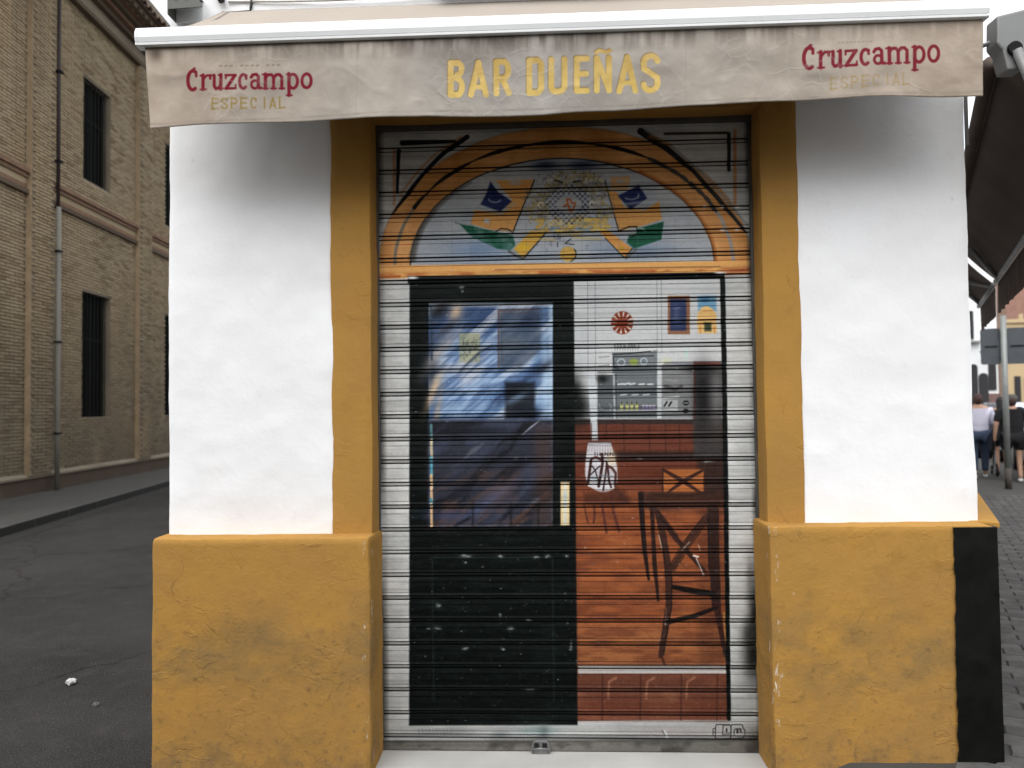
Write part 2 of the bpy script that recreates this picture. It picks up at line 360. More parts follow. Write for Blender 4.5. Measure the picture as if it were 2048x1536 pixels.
    P.poly([(1196,460),(1214,460),(1264,498),(1250,516),(1210,477)], OG, 1, 1.2); P.line([(1264,498),(1250,516),(1242,510),(1210,477)], 1.6, BK); P.line([(1272,500),(1252,518)], 4, (110,110,105)); P.ell(1243, 498, 5, 4, (190,150,40), .9)
    # ring of scrolls and checker
    for i in range(330):
        a = random.uniform(0, 360); rr = random.uniform(.60, 1.28); x = 1138+70*rr*math.cos(R(a)); y = 408+52*rr*math.sin(R(a))
        P.arc(x, y, random.uniform(3, 9), random.uniform(3, 7), a, a+random.uniform(90, 240), random.uniform(1.2, 3.2), random.choice([(110,108,104),(98,100,112),(140,128,96),(168,140,66),(190,160,80),(150,135,90),(135,125,85),(175,170,165)]), .75, 1.2, 8)
    for i in range(46):
        x = random.uniform(1072, 1208); y = random.uniform(438, 462)
        P.line([(x, y), (x+random.uniform(4, 14), y+random.uniform(-5, 5))], random.uniform(3, 7), random.choice([YE, (200,165,90), (222,190,90)]), .8, 1.5)
    for i in range(70):
        x = random.uniform(1065, 1215); y = random.uniform(345, 500)
        P.line([(x, y), (x+random.uniform(-4, 4), y+random.uniform(-5, 5))], 1.3, random.choice([(70,72,75),(90,90,90),(60,66,90)]), .7)
    for iy in range(-7, 8):
        for ix in range(-8, 9):
            d = math.hypot(ix/8, iy/7.2)
            if .5 < d < 1.02 and (ix+iy) % 2 == 0: P.rect(1138+ix*5.4-2.3, 410+iy*5.4-2.3, 1138+ix*5.4+2.3, 410+iy*5.4+2.3, (52,56,74), random.uniform(.45,.9), 1.1)
            elif .5 < d < 1.02: P.rect(1138+ix*5.4-2.5, 410+iy*5.4-2.5, 1138+ix*5.4+2.5, 410+iy*5.4+2.5, (172,174,178), .45, 1.2)
    P.ell(1138, 410, 22, 19, (170,170,168), .9, 2)
    P.line([(1128,414),(1136,408),(1133,400),(1140,400),(1144,408),(1150,407),(1148,416),(1142,424)], 3.4, (170,90,45)); P.line([(1136,410),(1140,422)], 4, (180,95,45))
    for x, y in ((1082,411),(1184,410)): P.ell(x, y, 6, 6, (185,175,150), .9, 1.2, .55); P.arc(x, y, 5, 5, 40, 250, 2, (235,230,220), .9)
    P.line([(1098,460),(1118,456)], 5, (120,150,180), .8, 2); P.line([(1155,458),(1178,462)], 5, (120,150,185), .8, 2)
    P.spray(1091, 331, 26, 9, (40, 52, 78), .9); P.spray(1165, 331, 32, 9, (48, 60, 92), .85)
    P.line([(1110,362),(1124,366)], 3, BK); P.line([(1146,365),(1160,363)], 3, BK)
    P.line([(1142,478),(1130,488),(1148,490)], 1.6, BK); P.ell(1136, 509, 16, 15, (205,165,80), 1, 1.2); P.arc(1136, 509, 16, 15, -70, 40, 1.8, BK); P.line([(1115,486),(1115,494)], 1.5, BK)
    for x0, x1, yy in ((1060,1110,478),(1150,1200,476)): P.line([(x0,yy),(x1,yy+3)], 3.5, (190,160,80), .7, 2)
    for i in range(13): P.line([(905+i*37, 400 if 3 < i < 9 else 440), (905+i*37, 524)], .9, (118,122,128), .55, .6)
    for i in range(9): P.line([(870, 440+i*10.5), (1400, 434+i*10.5)], .8, (125,130,136), .35, .6)
    # beam under the fanlight
    sl_ = -.014
    def hb(y0, y1, x0, x1, col, al=1, soft=1.2, tex=None): P.poly([(x0,y0+(x0-1135)*sl_),(x1,y0+(x1-1135)*sl_),(x1,y1+(x1-1135)*sl_),(x0,y1+(x0-1135)*sl_)], col, al, soft, tex)
    hb(527, 553, 740, 1530, (226,168,98), 1, 1.5); hb(541, 549, 740, 1530, (176,92,48), .8, 3, np.clip(.6+P.fn(.03, 41, 3, 4), 0, 1)); hb(537.5, 539, 990, 1440, (70,50,40), .7)
    P.line([(757,555),(800,553)], 5, (170,85,45), .7, 2); P.line([(1440,546),(1500,540)], 12, (150,80,55), .6, 5)
    # doorway frame + interior
    FR = (8, 12, 11); DR = (6, 10, 9)
    P.poly([(1140,560),(1445,555),(1457,1436),(1150,1440)], (188,189,187), 1, 1.2, np.clip(.9+.2*n1, 0, 1))
    wall_lo = np.clip((Y-835)/3, 0, 1)
    P.poly([(1146,846),(1449,842),(1457,1436),(1152,1440)], (94, 50, 36), 1, 1.2)
    fl = P.fn(.016, 55, 4, 1.6); st = P.fn(.02, 57, 3, 6)
    for y0, y1, cc in ((975,1040,(122,66,38)),(1030,1120,(146,80,44)),(1110,1260,(148,82,46)),(1250,1332,(160,98,58))):
        P.rect(1150, y0, 1434, y1, cc, .95, 14); P.rect(1425, y0, 1452, y1, cc, .8, 3)
    dark = np.clip(.5+.9*st, 0, 1)
    P.rect(1150, 990, 1456, 1325, (96, 50, 34), .6, 4, dark)
    P.rect(1150, 990, 1456, 1325, (156, 92, 52), .5, 4, np.clip(fl, 0, 1))
    for x in (1247,1298,1330,1358,1212): P.line([(x, 846), (x+1, 905)], 2.2, (50,26,20), .7)
    for x in range(1160, 1400, 9): P.line([(x, 852), (x, 875)], 1, (88,40,28), .45)
    P.rect(1146, 838, 1449, 848, (36,28,26), .9, 2); P.rect(1150, 872, 1400, 880, (70,34,24), .5, 3)
    P.rect(1150, 903, 1449, 922, (38,27,24), .85, 5); P.rect(1150, 925, 1449, 975, (84,42,28), .8, 5); P.spray(1210, 955, 70, 30, (110,58,36), .5)
    P.rect(1395, 848, 1449, 1000, (34,27,25), .85, 6); P.spray(1432, 870, 14, 18, (140,80,40), .8); P.rect(1395, 915, 1449, 1440, (60,34,26), .35, 9)
    P.rect(1325, 938, 1408, 983, (158,92,48), .95, 1.6); P.line([(1327,940),(1366,962),(1400,985)], [6,9,5], (56,30,24)); P.line([(1405,940),(1366,962),(1335,984)], [5,9,4], (56,30,24)); P.line([(1325,936),(1325,986)], 3, (45,26,22)); P.line([(1408,936),(1408,986)], 3, (60,34,26))
    for i in range(26):   # pencil hatching
        x = random.uniform(1165, 1430); y = random.uniform(1010, 1300); P.line([(x, y), (x+16, y+14)], 1, (80,40,26), .5, .7)
    # wall with clock, pictures, thin lines
    for x in (1175, 1190): P.line([(x, 560), (x+1, 760)], 1.2, (110,112,115), .8)
    for x in (1313, 1322): P.line([(x, 560), (x+1, 705)], 1.2, (120,122,125), .8)
    P.ell(1244, 646, 22, 23, (122,54,34), 1, 1.2)
    for k in range(12):
        a = R(k*30+8); P.line([(1244+12*math.cos(a), 646+12*math.sin(a)), (1244+20*math.cos(a), 646+20*math.sin(a))], [1.2, 4], (205,195,188), .95, .7)
    P.rect(1335, 592, 1379, 669, (128,84,58), .95, 1.3); P.rect(1340, 598, 1372, 662, (44,54,86), 1, 1.3); P.spray(1352, 630, 6, 20, (95,105,130), .5); P.line([(1345,618),(1360,616)], 2, (130,135,150), .5); P.line([(1345,640),(1362,642)], 2, (130,135,150), .5)
    P.rect(1395, 592, 1432, 622, (96,140,166), .9, 2); P.spray(1410, 600, 9, 7, (50,100,140), .8); P.poly([(1394,628),(1402,616),(1412,612),(1424,618),(1432,630),(1433,667),(1395,667)], (212,172,108), 1, 1.4)
    P.rect(1408, 645, 1422, 663, (38,48,36), .9, 2); P.line([(1396,640),(1432,639)], 2.5, (160,110,60), .8); P.line([(1404,622),(1424,622)], 2.5, (170,120,66), .7); P.line([(1400,655),(1400,665)], 3, (180,130,70)); P.line([(1428,655),(1428,665)], 3, (180,130,70))
    # shelves
    for i, x in enumerate(range(1230, 1276, 5)): P.line([(x, 700), (x+random.uniform(-2,4), 690-random.uniform(0,4)), (x+4, 697)], 1.3, (80,80,80), .85, .7)
    P.rect(1225, 706, 1314, 836, (98,103,104), .97, 1.3); P.poly([(1225,712),(1290,706),(1314,700),(1314,740),(1225,740)], (112,116,118), .95, 1.3)
    P.line([(1225,709),(1262,707),(1300,703)], 2, BK); P.line([(1226,714),(1306,712)], 1.6, BK); P.line([(1226,714),(1228,735),(1236,737)], 1.5, BK)
    P.ell(1242, 725, 8.5, 8, (175,188,192), .95, 1, .72); P.ell(1267, 724, 9, 6.5, (135,148,70), .95, 1.5); P.ell(1287, 723, 7.5, 7.5, (175,190,195), .95, 1, .7)
    P.rect(1195, 750, 1226, 836, (88,92,94), .97, 1.3); P.spray(1205, 758, 12, 8, (14,15,15), .95); P.line([(1227,748),(1229,836)], 3, (175,178,178), .9); P.line([(1232,748),(1233,836)], 1, (40,42,42), .9)
    for y in (745, 775, 790, 815, 832): P.line([(1196, y), (1314, y-1)], 2.4, (58,62,63), .8)
    for x in (1238,1250,1261,1280,1297): P.line([(x-2, 769), (x+8, 768+random.uniform(-2,2))], 3.5, (195,200,200), .9, 1)
    for x in (1245,1268,1290): P.line([(x-4, 790), (x+8, 789)], 2.5, (200,205,205), .8, 1)
    for x in (1243,1254,1263,1273): P.rect(x-3, 808, x+3, 820, (160,160,92), .9, 1.2); P.line([(x,808),(x,804)], 2, (60,60,40)); P.line([(x-2,813),(x+2,813)], 2, (215,210,170))
    for x in (1286,1293,1300,1307): P.line([(x, 812), (x, 820)], 4, (128,112,150), .9, 1.2); P.line([(x-2,811),(x+2,811)], 2, (205,200,210), .8)
    P.line([(1230,823),(1314,821)], 2.5, (165,168,168), .8); P.line([(1198,808),(1200,818),(1206,818)], 1.5, (170,175,175), .8); P.line([(1218,808),(1222,812),(1220,822)], 1.5, (170,175,175), .8)
    P.line([(1197,715),(1218,713)], 1.5, (80,80,80), .8); P.line([(1197,732),(1218,730)], 1.5, (80,80,80), .8)
    P.rect(1314, 700, 1322, 836, (184,188,188), .95, 1.2)
    P.poly([(1323,732),(1330,725),(1384,724),(1386,836),(1323,836)], (112,113,112), .96, 1.6); P.rect(1328, 724, 1380, 733, (128,126,132), .8, 2); P.spray(1372, 708, 3, 12, (160,205,185), .6); P.spray(1332, 722, 10, 5, (200,205,140), .5)
    P.line([(1330,773),(1350,778),(1362,773)], 6, (48,46,45), .8, 2); P.line([(1332,760),(1352,762)], 3, (150,150,140), .6, 2)
    P.rect(1324, 800, 1355, 820, (160,163,162), .9, 1.5); P.line([(1328,812),(1333,804)], 3, BK); P.line([(1337,812),(1342,804)], 3, BK); P.line([(1325,823),(1352,821)], 5, (175,178,176), .9, 1.5)
    P.ell(1371, 806, 6, 5, BK, 1, 1.2); P.ell(1371, 822, 5.5, 5, BK, 1, 1.2); P.line([(1367,806),(1375,806)], 1.5, (190,190,190)); P.line([(1368,823),(1374,823)], 1.5, (190,190,190)); P.line([(1325,797),(1356,793)], 4, (180,184,182), .8, 2)
    P.rect(1386, 724, 1444, 915, (56,53,52), .92, 3); P.rect(1386, 724, 1440, 732, (98,44,34), .95, 1.6); P.line([(1388,732),(1388,836)], 3.5, (88,42,34), .9); P.spray(1404, 790, 18, 60, (15,15,15), .85); P.spray(1432, 790, 12, 46, (120,118,118), .7); P.spray(1400, 738, 30, 8, (12,12,12), .9)
    # overspray on the jamb, white pillar, painted pot
    P.spray(1156, 815, 26, 34, (16,18,18), 1); P.spray(1150, 790, 14, 40, (16,18,18), 1)
    P.poly([(1175,745),(1190,745),(1196,880),(1183,880)], (186,190,192), .97, 1.6); P.line([(1183,846),(1183,882)], 1.4, (50,30,28), .8); P.line([(1197,846),(1197,882)], 1.6, (40,26,24), .8)
    P.poly([(1176,884),(1221,884),(1229,912),(1234,935),(1235,962),(1228,977),(1213,984),(1200,984),(1176,972),(1170,950),(1170,935),(1172,912)], (186,182,184), 1, 1.3)
    P.line([(1176,884),(1221,884)], 3, (60,50,48)); P.line([(1175,890),(1222,891)], 2, (120,116,118), .7)
    for x in range(1180, 1224, 5): P.line([(x, 892), (x-1+(x-1200)*.12, 903)], .9, (100,95,98), .7)
    P.spray(1223, 918, 9, 14, (205,180,140), .8)
    xx = 1188
    for ch in 'TIO PEPE':
        if ch != ' ': glyph(P, ch, xx, 912, 3.6, 7, 1.3, (35,28,28), slope=0, soft=.5)
        xx += 5.2
    DB = (52, 30, 28)
    P.line([(1184,917),(1192,914),(1203,920)], 5, (88,52,46)); P.line([(1182,920),(1178,950),(1176,966)], 5, DB); P.line([(1204,908),(1205,925),(1200,955),(1197,972)], 5.5, DB); P.line([(1184,932),(1190,940),(1196,960)], 2.6, (40,36,38)); P.line([(1199,932),(1190,940),(1180,950)], 2.6, (40,36,38)); P.line([(1180,955),(1194,956)], 3, (70,95,100))
    P.line([(1213,925),(1215,935),(1218,962),(1222,974)], 4, DB); P.line([(1213,928),(1210,955),(1206,980)], 3.4, DB); P.line([(1216,932),(1224,936),(1231,946),(1230,972)], 5, (75,46,42)); P.line([(1200,950),(1226,953)], 3, (100,104,110), .8)
    # low table and its legs
    P.poly([(1167,984),(1250,980),(1260,1004),(1230,1012),(1168,1006)], (66,36,26), .75, 5); P.line([(1232,980),(1252,1003)], 9, (60,36,28), .7, 3)
    P.line([(1168,1008),(1171,1025),(1176,1045)], 3, (60,32,30), .8); P.line([(1188,1010),(1189,1030),(1187,1045)], 4, (60,32,30), .8); P.line([(1203,1005),(1207,1030),(1213,1065)], 5, (70,36,34), .8); P.line([(1222,985),(1227,1025),(1238,1062)], 6, (74,38,34), .8)
    # bar stool
    P.poly([(1277,983),(1441,985),(1445,1014),(1310,1022),(1285,1015)], (60,36,28), .9, 4); P.line([(1303,988),(1370,990),(1430,984)], 6, (34,22,19), .7, 4)
    P.line([(1281,988),(1284,1040),(1289,1100),(1297,1158)], [11,10,9,5], (30,20,18)); P.line([(1303,1015),(1306,1070),(1309,1130),(1316,1200)], [8,8,9,5], (40,24,20))
    P.line([(1300,988),(1310,1015),(1325,1060),(1331,1100),(1337,1146),(1337,1209),(1330,1258),(1321,1310)], [10,10,11,13,15,13,13,10], (58,35,28)); P.line([(1309,1015),(1320,1070),(1327,1105),(1331,1146)], 2, (30,20,18)); P.line([(1342,1130),(1343,1209),(1334,1262),(1327,1308)], 2, (30,20,18)); P.line([(1317,1070),(1323,1095)], 3, (160,140,125), .8); P.line([(1332,1215),(1330,1250)], 3, (120,90,75), .6)
    P.line([(1312,1022),(1350,1075),(1385,1115),(1412,1146)], [9,10,9,7], (52,31,26)); P.line([(1316,1020),(1356,1072)], 1.6, (26,18,16)); P.line([(1318,1032),(1362,1086)], 1.6, (26,18,16))
    P.line([(1415,1030),(1375,1085),(1343,1138)], [12,12,9], (62,38,29)); P.line([(1406,1032),(1366,1085),(1340,1130)], 1.6, (26,18,16)); P.line([(1420,1036),(1380,1092),(1348,1142)], 1.6, (26,18,16)); P.line([(1378,1084),(1364,1100)], 2, (190,170,155), .8)
    P.line([(1425,1020),(1427,1100),(1432,1215)], [24,22,18], (44,27,22)); P.line([(1416,1030),(1417,1140)], 2, (28,19,17)); P.line([(1432,1210),(1441,1260),(1449,1302)], [14,10,8], (54,30,25))
    P.line([(1346,1148),(1417,1146)], 6, (92,50,34)); P.line([(1346,1173),(1380,1180),(1426,1187)], [9,12,12], (20,14,12)); P.line([(1345,1164),(1420,1160)], 3, (70,38,28)); P.line([(1337,1243),(1385,1232),(1432,1214)], [10,10,7], (26,18,15))
    P.line([(1387,1111),(1396,1113)], 3.5, (215,205,195)); P.line([(1392,1116),(1407,1150)], 2.2, (200,190,180), .9); P.line([(1396,1090),(1400,1100)], 2, (200,190,180), .7, 1)
    P.line([(1323,1312),(1333,1340)], 5, (66,34,28), .9); P.line([(1447,1225),(1452,1290)], 4, (180,130,60), .7); P.line([(1449,1302),(1455,1320)], 8, (28,30,27), .9, 2)
    # skirting strip and floor tiles
    P.rect(1156, 1331, 1454, 1346, (196,190,184), 1, 1.6); P.rect(1156, 1338, 1454, 1341, (120,114,110), .6, 1.2)
    P.rect(1154, 1347, 1456, 1438, (104,60,44), 1, 1.2); P.rect(1154, 1347, 1456, 1438, (136,88,64), .8, 2, np.clip(fl*1.1, 0, 1)); P.rect(1154, 1400, 1456, 1438, (110,58,40), .6, 8)
    for x in (1205,1281,1362,1434): P.line([(x,1348),(x-1,1438)], 3, (70,36,28), .8)
    for x in (1216,1292,1372): P.line([(x,1395),(x+2,1362),(x+16,1354)], 3.5, (196,140,104), .6, 2)
    P.line([(1154,1392),(1456,1390)], 2, (80,44,34), .5)
    # frame lines
    P.poly([(816,553),(1447,545),(1448,558),(816,567)], FR, 1, 1.3); P.line([(1444,550),(1447,700),(1452,1060),(1457,1436)], [10,10,9,8], FR); P.ell(825, 556, 11, 3, (225,224,220), 1, 1.5); P.ell(1440, 547, 11, 3, (220,218,214), 1, 1.5)
    # door leaf
    P.poly([(820,560),(1147,558),(1155,1448),(819,1449)], DR, 1, 1.6)
    P.poly([(820,560),(1147,558),(1155,1448),(819,1449)], (20,30,27), .5, 1.6, np.clip(.2+.8*P.fn(.02, 91, 3, 5), 0, 1))
    gx0, gx1, gy0, gy1 = 858, 1106, 606, 1056
    P.rect(gx0, gy0, gx1, gy1, (88,118,158), 1, 1.2)
    a = -.65; d1 = P.fn(.008, 101, 4, 4.5, a); d2 = P.fn(.011, 103, 4, 4, a-.1); d3 = P.fn(.02, 107, 3, 5, a)
    up = np.clip((846-Y)/10, 0, 1); 
    P.rect(gx0, gy0, gx1, gy1, (150,175,205), .9, 1.2, np.clip(d1*1.6, 0, 1)*up); P.rect(gx0, gy0, gx1, gy1, (40,58,92), .9, 1.2, np.clip(-d1*1.7, 0, 1)*up)
    P.rect(gx0, gy0, gx1, gy1, (175,180,190), .8, 1.2, np.clip(d2*1.8-.2, 0, 1)*up); P.rect(gx0, gy0, gx1, gy1, (58,84,128), .6, 1.2, np.clip(d3*1.3, 0, 1)*up)
    P.rect(gx0, gy0, gx1, 614, (165,165,165), .7, 2)
    P.spray(878, 622, 26, 16, (26,28,32), .95, a); P.spray(862, 740, 16, 50, (28,34,48), .85); P.spray(880, 700, 12, 60, (170,160,150), .6, .6); P.spray(912, 625, 12, 18, (212,178,140), .85, .5); P.spray(868, 780, 8, 42, (212,180,140), .8, .35); P.spray(890, 660, 8, 30, (60,60,72), .8, .9)
    P.spray(872, 840, 6, 60, (200,165,120), .6, .2)
    P.poly([(997,619),(1082,616),(1084,700),(1040,735),(997,735)], (62,72,86), .72, 4); P.line([(997,735),(997,622),(1078,619)], 2.2, (92,58,50), .9); P.line([(1004,730),(1004,628),(1070,626)], 1.4, (80,60,56), .7); P.spray(1055, 640, 30, 14, (30,44,70), .7, a); P.spray(1025, 690, 26, 18, (85,95,100), .6)
    P.rect(919, 667, 960, 725, (150,148,96), .6, 2); 
    for i in range(26): x = random.uniform(924, 955); y = random.uniform(674, 718); P.line([(x, y), (x+random.uniform(-3,3), y+random.uniform(4,9))], 1.3, (62,70,72), .75, .7)
    P.line([(920,742),(960,705),(985,690)], [3,6,2], (46,56,74), .8, 2)
    P.rect(1010, 764, 1070, 838, (20,23,30), .9, 4); P.spray(1035, 795, 30, 7, (96,118,140), .8, -.5); P.spray(1060, 826, 24, 10, (20,24,34), .9); P.spray(1092, 760, 11, 90, (165,190,212), .9); P.rect(1098, 610, 1106, 838, (168,190,208), .8, 4); P.spray(1088, 735, 24, 8, (36,42,60), .8, -.7)
    P.rect(gx0, 838, gx1, gy1, (40,42,56), .97, 6)
    lo = np.clip((Y-840)/8, 0, 1)
    P.rect(gx0, 838, gx1, gy1, (60,68,100), .6, 2, np.clip(d1*1.5, 0, 1)*lo); P.rect(gx0, 838, gx1, gy1, (20,20,26), .8, 2, np.clip(-d2*1.7, 0, 1)*lo)
    P.rect(gx0, 945, gx1, gy1, (92,58,46), .75, 14, np.clip(.15+d3*1.1, 0, 1)); P.rect(1070, 850, gx1, gy1, (78,50,40), .55, 8); P.spray(1000, 985, 40, 16, (112,66,46), .6, a); P.spray(980, 1000, 60, 8, (58,76,122), .6, a); P.spray(900, 1030, 50, 10, (50,60,100), .7)
    for x in (946, 1022, 1077): P.line([(x, 1005), (x, gy1)], 4, (22,20,24), .7, 2)
    P.line([(910,1052),(940,1035)], 6, (28,22,24), .8, 2); P.spray(960, 862, 60, 12, (26,28,38), .8)
    P.line([(1042,872),(1060,856),(1078,842)], [1,4,2], (135,140,158), .85); P.line([(928,918),(948,900),(966,888)], [3,10,3], (92,94,110), .7, 3); P.line([(905,935),(925,922)], 5, (70,72,88), .5, 3); P.line([(1050,1018),(1075,998)], [3,8], (86,92,116), .6, 3)
    P.line([(863,614),(864,720)], 5, (50,60,70), .8)
    for y0, y1, cc in ((850,905,(80,120,120)),(880,915,(190,170,140)),(915,950,(80,150,160)),(950,975,(205,175,130)),(972,1000,(215,180,140)),(998,1010,(70,130,140)),(1008,1052,(205,170,130))): P.line([(863,y0),(864,y1)], 5.5, cc, .9)
    gm = P.win(gx0, gx1, gy0, gy1); a_ = P.c[gm]; lum = (a_ @ np.array([.3,.55,.15]))[..., None]; inside = ((P.X[gm] > gx0+8) & (P.X[gm] < gx1) & (P.Y[gm] > gy0) & (P.Y[gm] < gy1))[..., None]
    dsat = np.where(P.Y[gm] > 840, .34, .10)[..., None]*inside; P.c[gm] = a_*(1-dsat)+lum*np.array([1.0, 1.0, .99])*dsat
    P.rect(1106, 606, 1112, 1056, DR, 1, 1.2); P.line([(858,606),(1106,606)], 2, (60,66,66), .8); P.line([(858,1056),(1106,1057)], 4, DR)
    P.rect(1121, 963, 1139, 1050, (212,188,140), 1, 1.5); P.line([(1130,968),(1130,1046)], 7, (196,196,182), .9, 1.5); P.line([(1130,985),(1130,1010)], 7, (160,176,176), .7, 3); P.line([(1122,963),(1138,963)], 4, (120,112,100), .6)
    for x in (930, 1035): P.rect(x-45, 1120, x+45, 1400, (26,34,31), .0)
    # panels of the door
    for a_, b_ in (((865,1115),(1105,1115)), ((865,1118),(868,1400)), ((1105,1118),(1108,1400))): P.line([a_, b_], 3, (34,46,44), .6)
    # chips of paint
    for x, y, rx, ry in ((931,1112,11,3),(1002,1112,5,3),(1073,1114,6,3),(1095,1112,5,3),(1134,1112,4,3),(877,1210,5,4),(876,1255,6,3),(1000,1229,3,3),(1058,1240,5,3),(1021,1256,7,3),(931,1296,6,3),(1006,1297,4,2.5),(1142,1288,2.5,7),(1141,1297,3,2.5),(858,1256,4,2),(1060,1379,10,2),(923,575,6,3),(925,584,2.5,2.5),(937,655,6,2),(1120,652,2,2),(1032,917,4,2.5),(1052,917,2,2),(1135,1245,2,2),(931,1125,3,2),(1279,917,5,1.6),(1415,923,8,1.8),(1000,1330,2,2)):
        for q_ in range(3): P.ell(x+random.uniform(-rx, rx)*.7, y+random.uniform(-ry, ry)*.6, rx*random.uniform(.25,.6), ry*random.uniform(.3,.7), (150,154,152), .6, 1.0)
        P.spray(x, y, rx*1.2, ry*1.2, (110,116,114), .5)
    for i in range(90):
        x = random.uniform(765, 1510); y = random.uniform(290, 1440); P.ell(x, y, random.uniform(.8, 2), random.uniform(.6, 1.4), (200,200,198), .6, .6)
    # lower panel, stains, signature
    hb(1452, 1482, 740, 1540, (176,176,172), .7, 2)
    P.spray(905, 1462, 60, 8, (120,124,124), .6); P.spray(1075, 1460, 40, 10, (128,150,148), .7); P.spray(1000, 1468, 18, 9, (110,116,118), .7); P.spray(1088, 1462, 10, 14, (95,108,106), .7); P.spray(1350, 1462, 90, 10, (170,158,155), .6)
    for i, x in enumerate(range(838, 905, 7)): P.line([(x, 1456), (x+2, 1466)], 2, (120,122,122), .6)
    P.line([(1328,1462),(1336,1478)], 6, (225,225,222), .9, 2); P.line([(1324,1460),(1330,1470)], 3, (70,70,70), .7)
    def sg(pts, w=1.7): P.line([(1400+x/12.8, 1420+y/12.8) for x, y in pts], w, (38,38,38), .95, .7)
    sg([(400,360),(385,400),(385,700),(420,735),(760,725),(778,700),(772,380),(740,350),(410,350)]); sg([(580,365),(565,605),(745,590)]); sg([(600,370),(740,370)],1.2); sg([(668,460),(668,530)],3.4)
    sg([(800,355),(778,400),(778,700),(800,735),(1115,705),(1140,580),(1130,480),(1095,460),(1075,365),(1040,348),(800,350)]); sg([(880,625),(855,590),(862,490),(890,460),(1030,455),(1045,550)]); sg([(945,480),(945,560)],4); sg([(1010,470),(1015,550),(1045,560)],1.4); sg([(375,450),(320,455),(320,540),(375,545),(322,560),(322,630),(378,632)],1.5)
    # bare metal bottom rail, darker side edges, grime patches
    P.rect(740, 1480, 1540, 1510, (112,109,102), 1, 1.5); P.rect(740, 1480, 1540, 1510, (70,68,63), .9, 2, np.clip(P.fn(.02, 121, 3, 2)*1.6, 0, 1)); P.line([(740,1481),(1540,1480)], 4, (66,64,60), .9, 2)
    edge = np.clip(1-(X-(757+(Y-262)*.009))/13, 0, 1)+np.clip(1-((1494+(Y-237)*.0205)-X)/9, 0, 1)
    gr = np.clip(.75+.6*P.fn(.012, 131, 3), 0, 1)*np.clip(edge, 0, 1)
    P.c = P.c*(1-gr[..., None]*.75)+np.array([52,50,46])*gr[..., None]*.75
    P.spray(1510, 1225, 14, 70, (30,30,28), 1); P.spray(1506, 1310, 20, 50, (26,26,24), 1); P.spray(1500, 1265, 16, 22, (40,40,38), .8); P.spray(1510, 1480, 22, 24, (52,46,40), .7); P.spray(765, 1330, 10, 70, (70,70,68), .6); P.spray(1500, 1150, 8, 40, (90,90,88), .6)
    jz = np.mod(P.g[..., 2]-.0925, .1068); jd = np.clip(1-np.abs(jz-.011)/.013, 0, 1)*.12+np.clip(1-np.abs(jz-.030)/.010, 0, 1)*.07  # bands along each slat joint painted darker
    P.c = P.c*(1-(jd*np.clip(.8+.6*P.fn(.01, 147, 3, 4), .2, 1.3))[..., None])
    lowm = np.clip((Y-1000)/450, 0, 1)[..., None]*np.clip(.7+.5*P.fn(.006, 145, 3), 0, 1)[..., None]; P.c = P.c*(1-.16*lowm)
    # horizontal rubbing where the slats rolled over each other
    tl = P.fn(.003, 141, 3, 60)
    P.c = P.c*(1-.10*np.clip(tl, 0, 1)[..., None])
    P.c = np.clip(P.c+P.fn(.25, 151, 2)[..., None]*4, 0, 255)
    return P

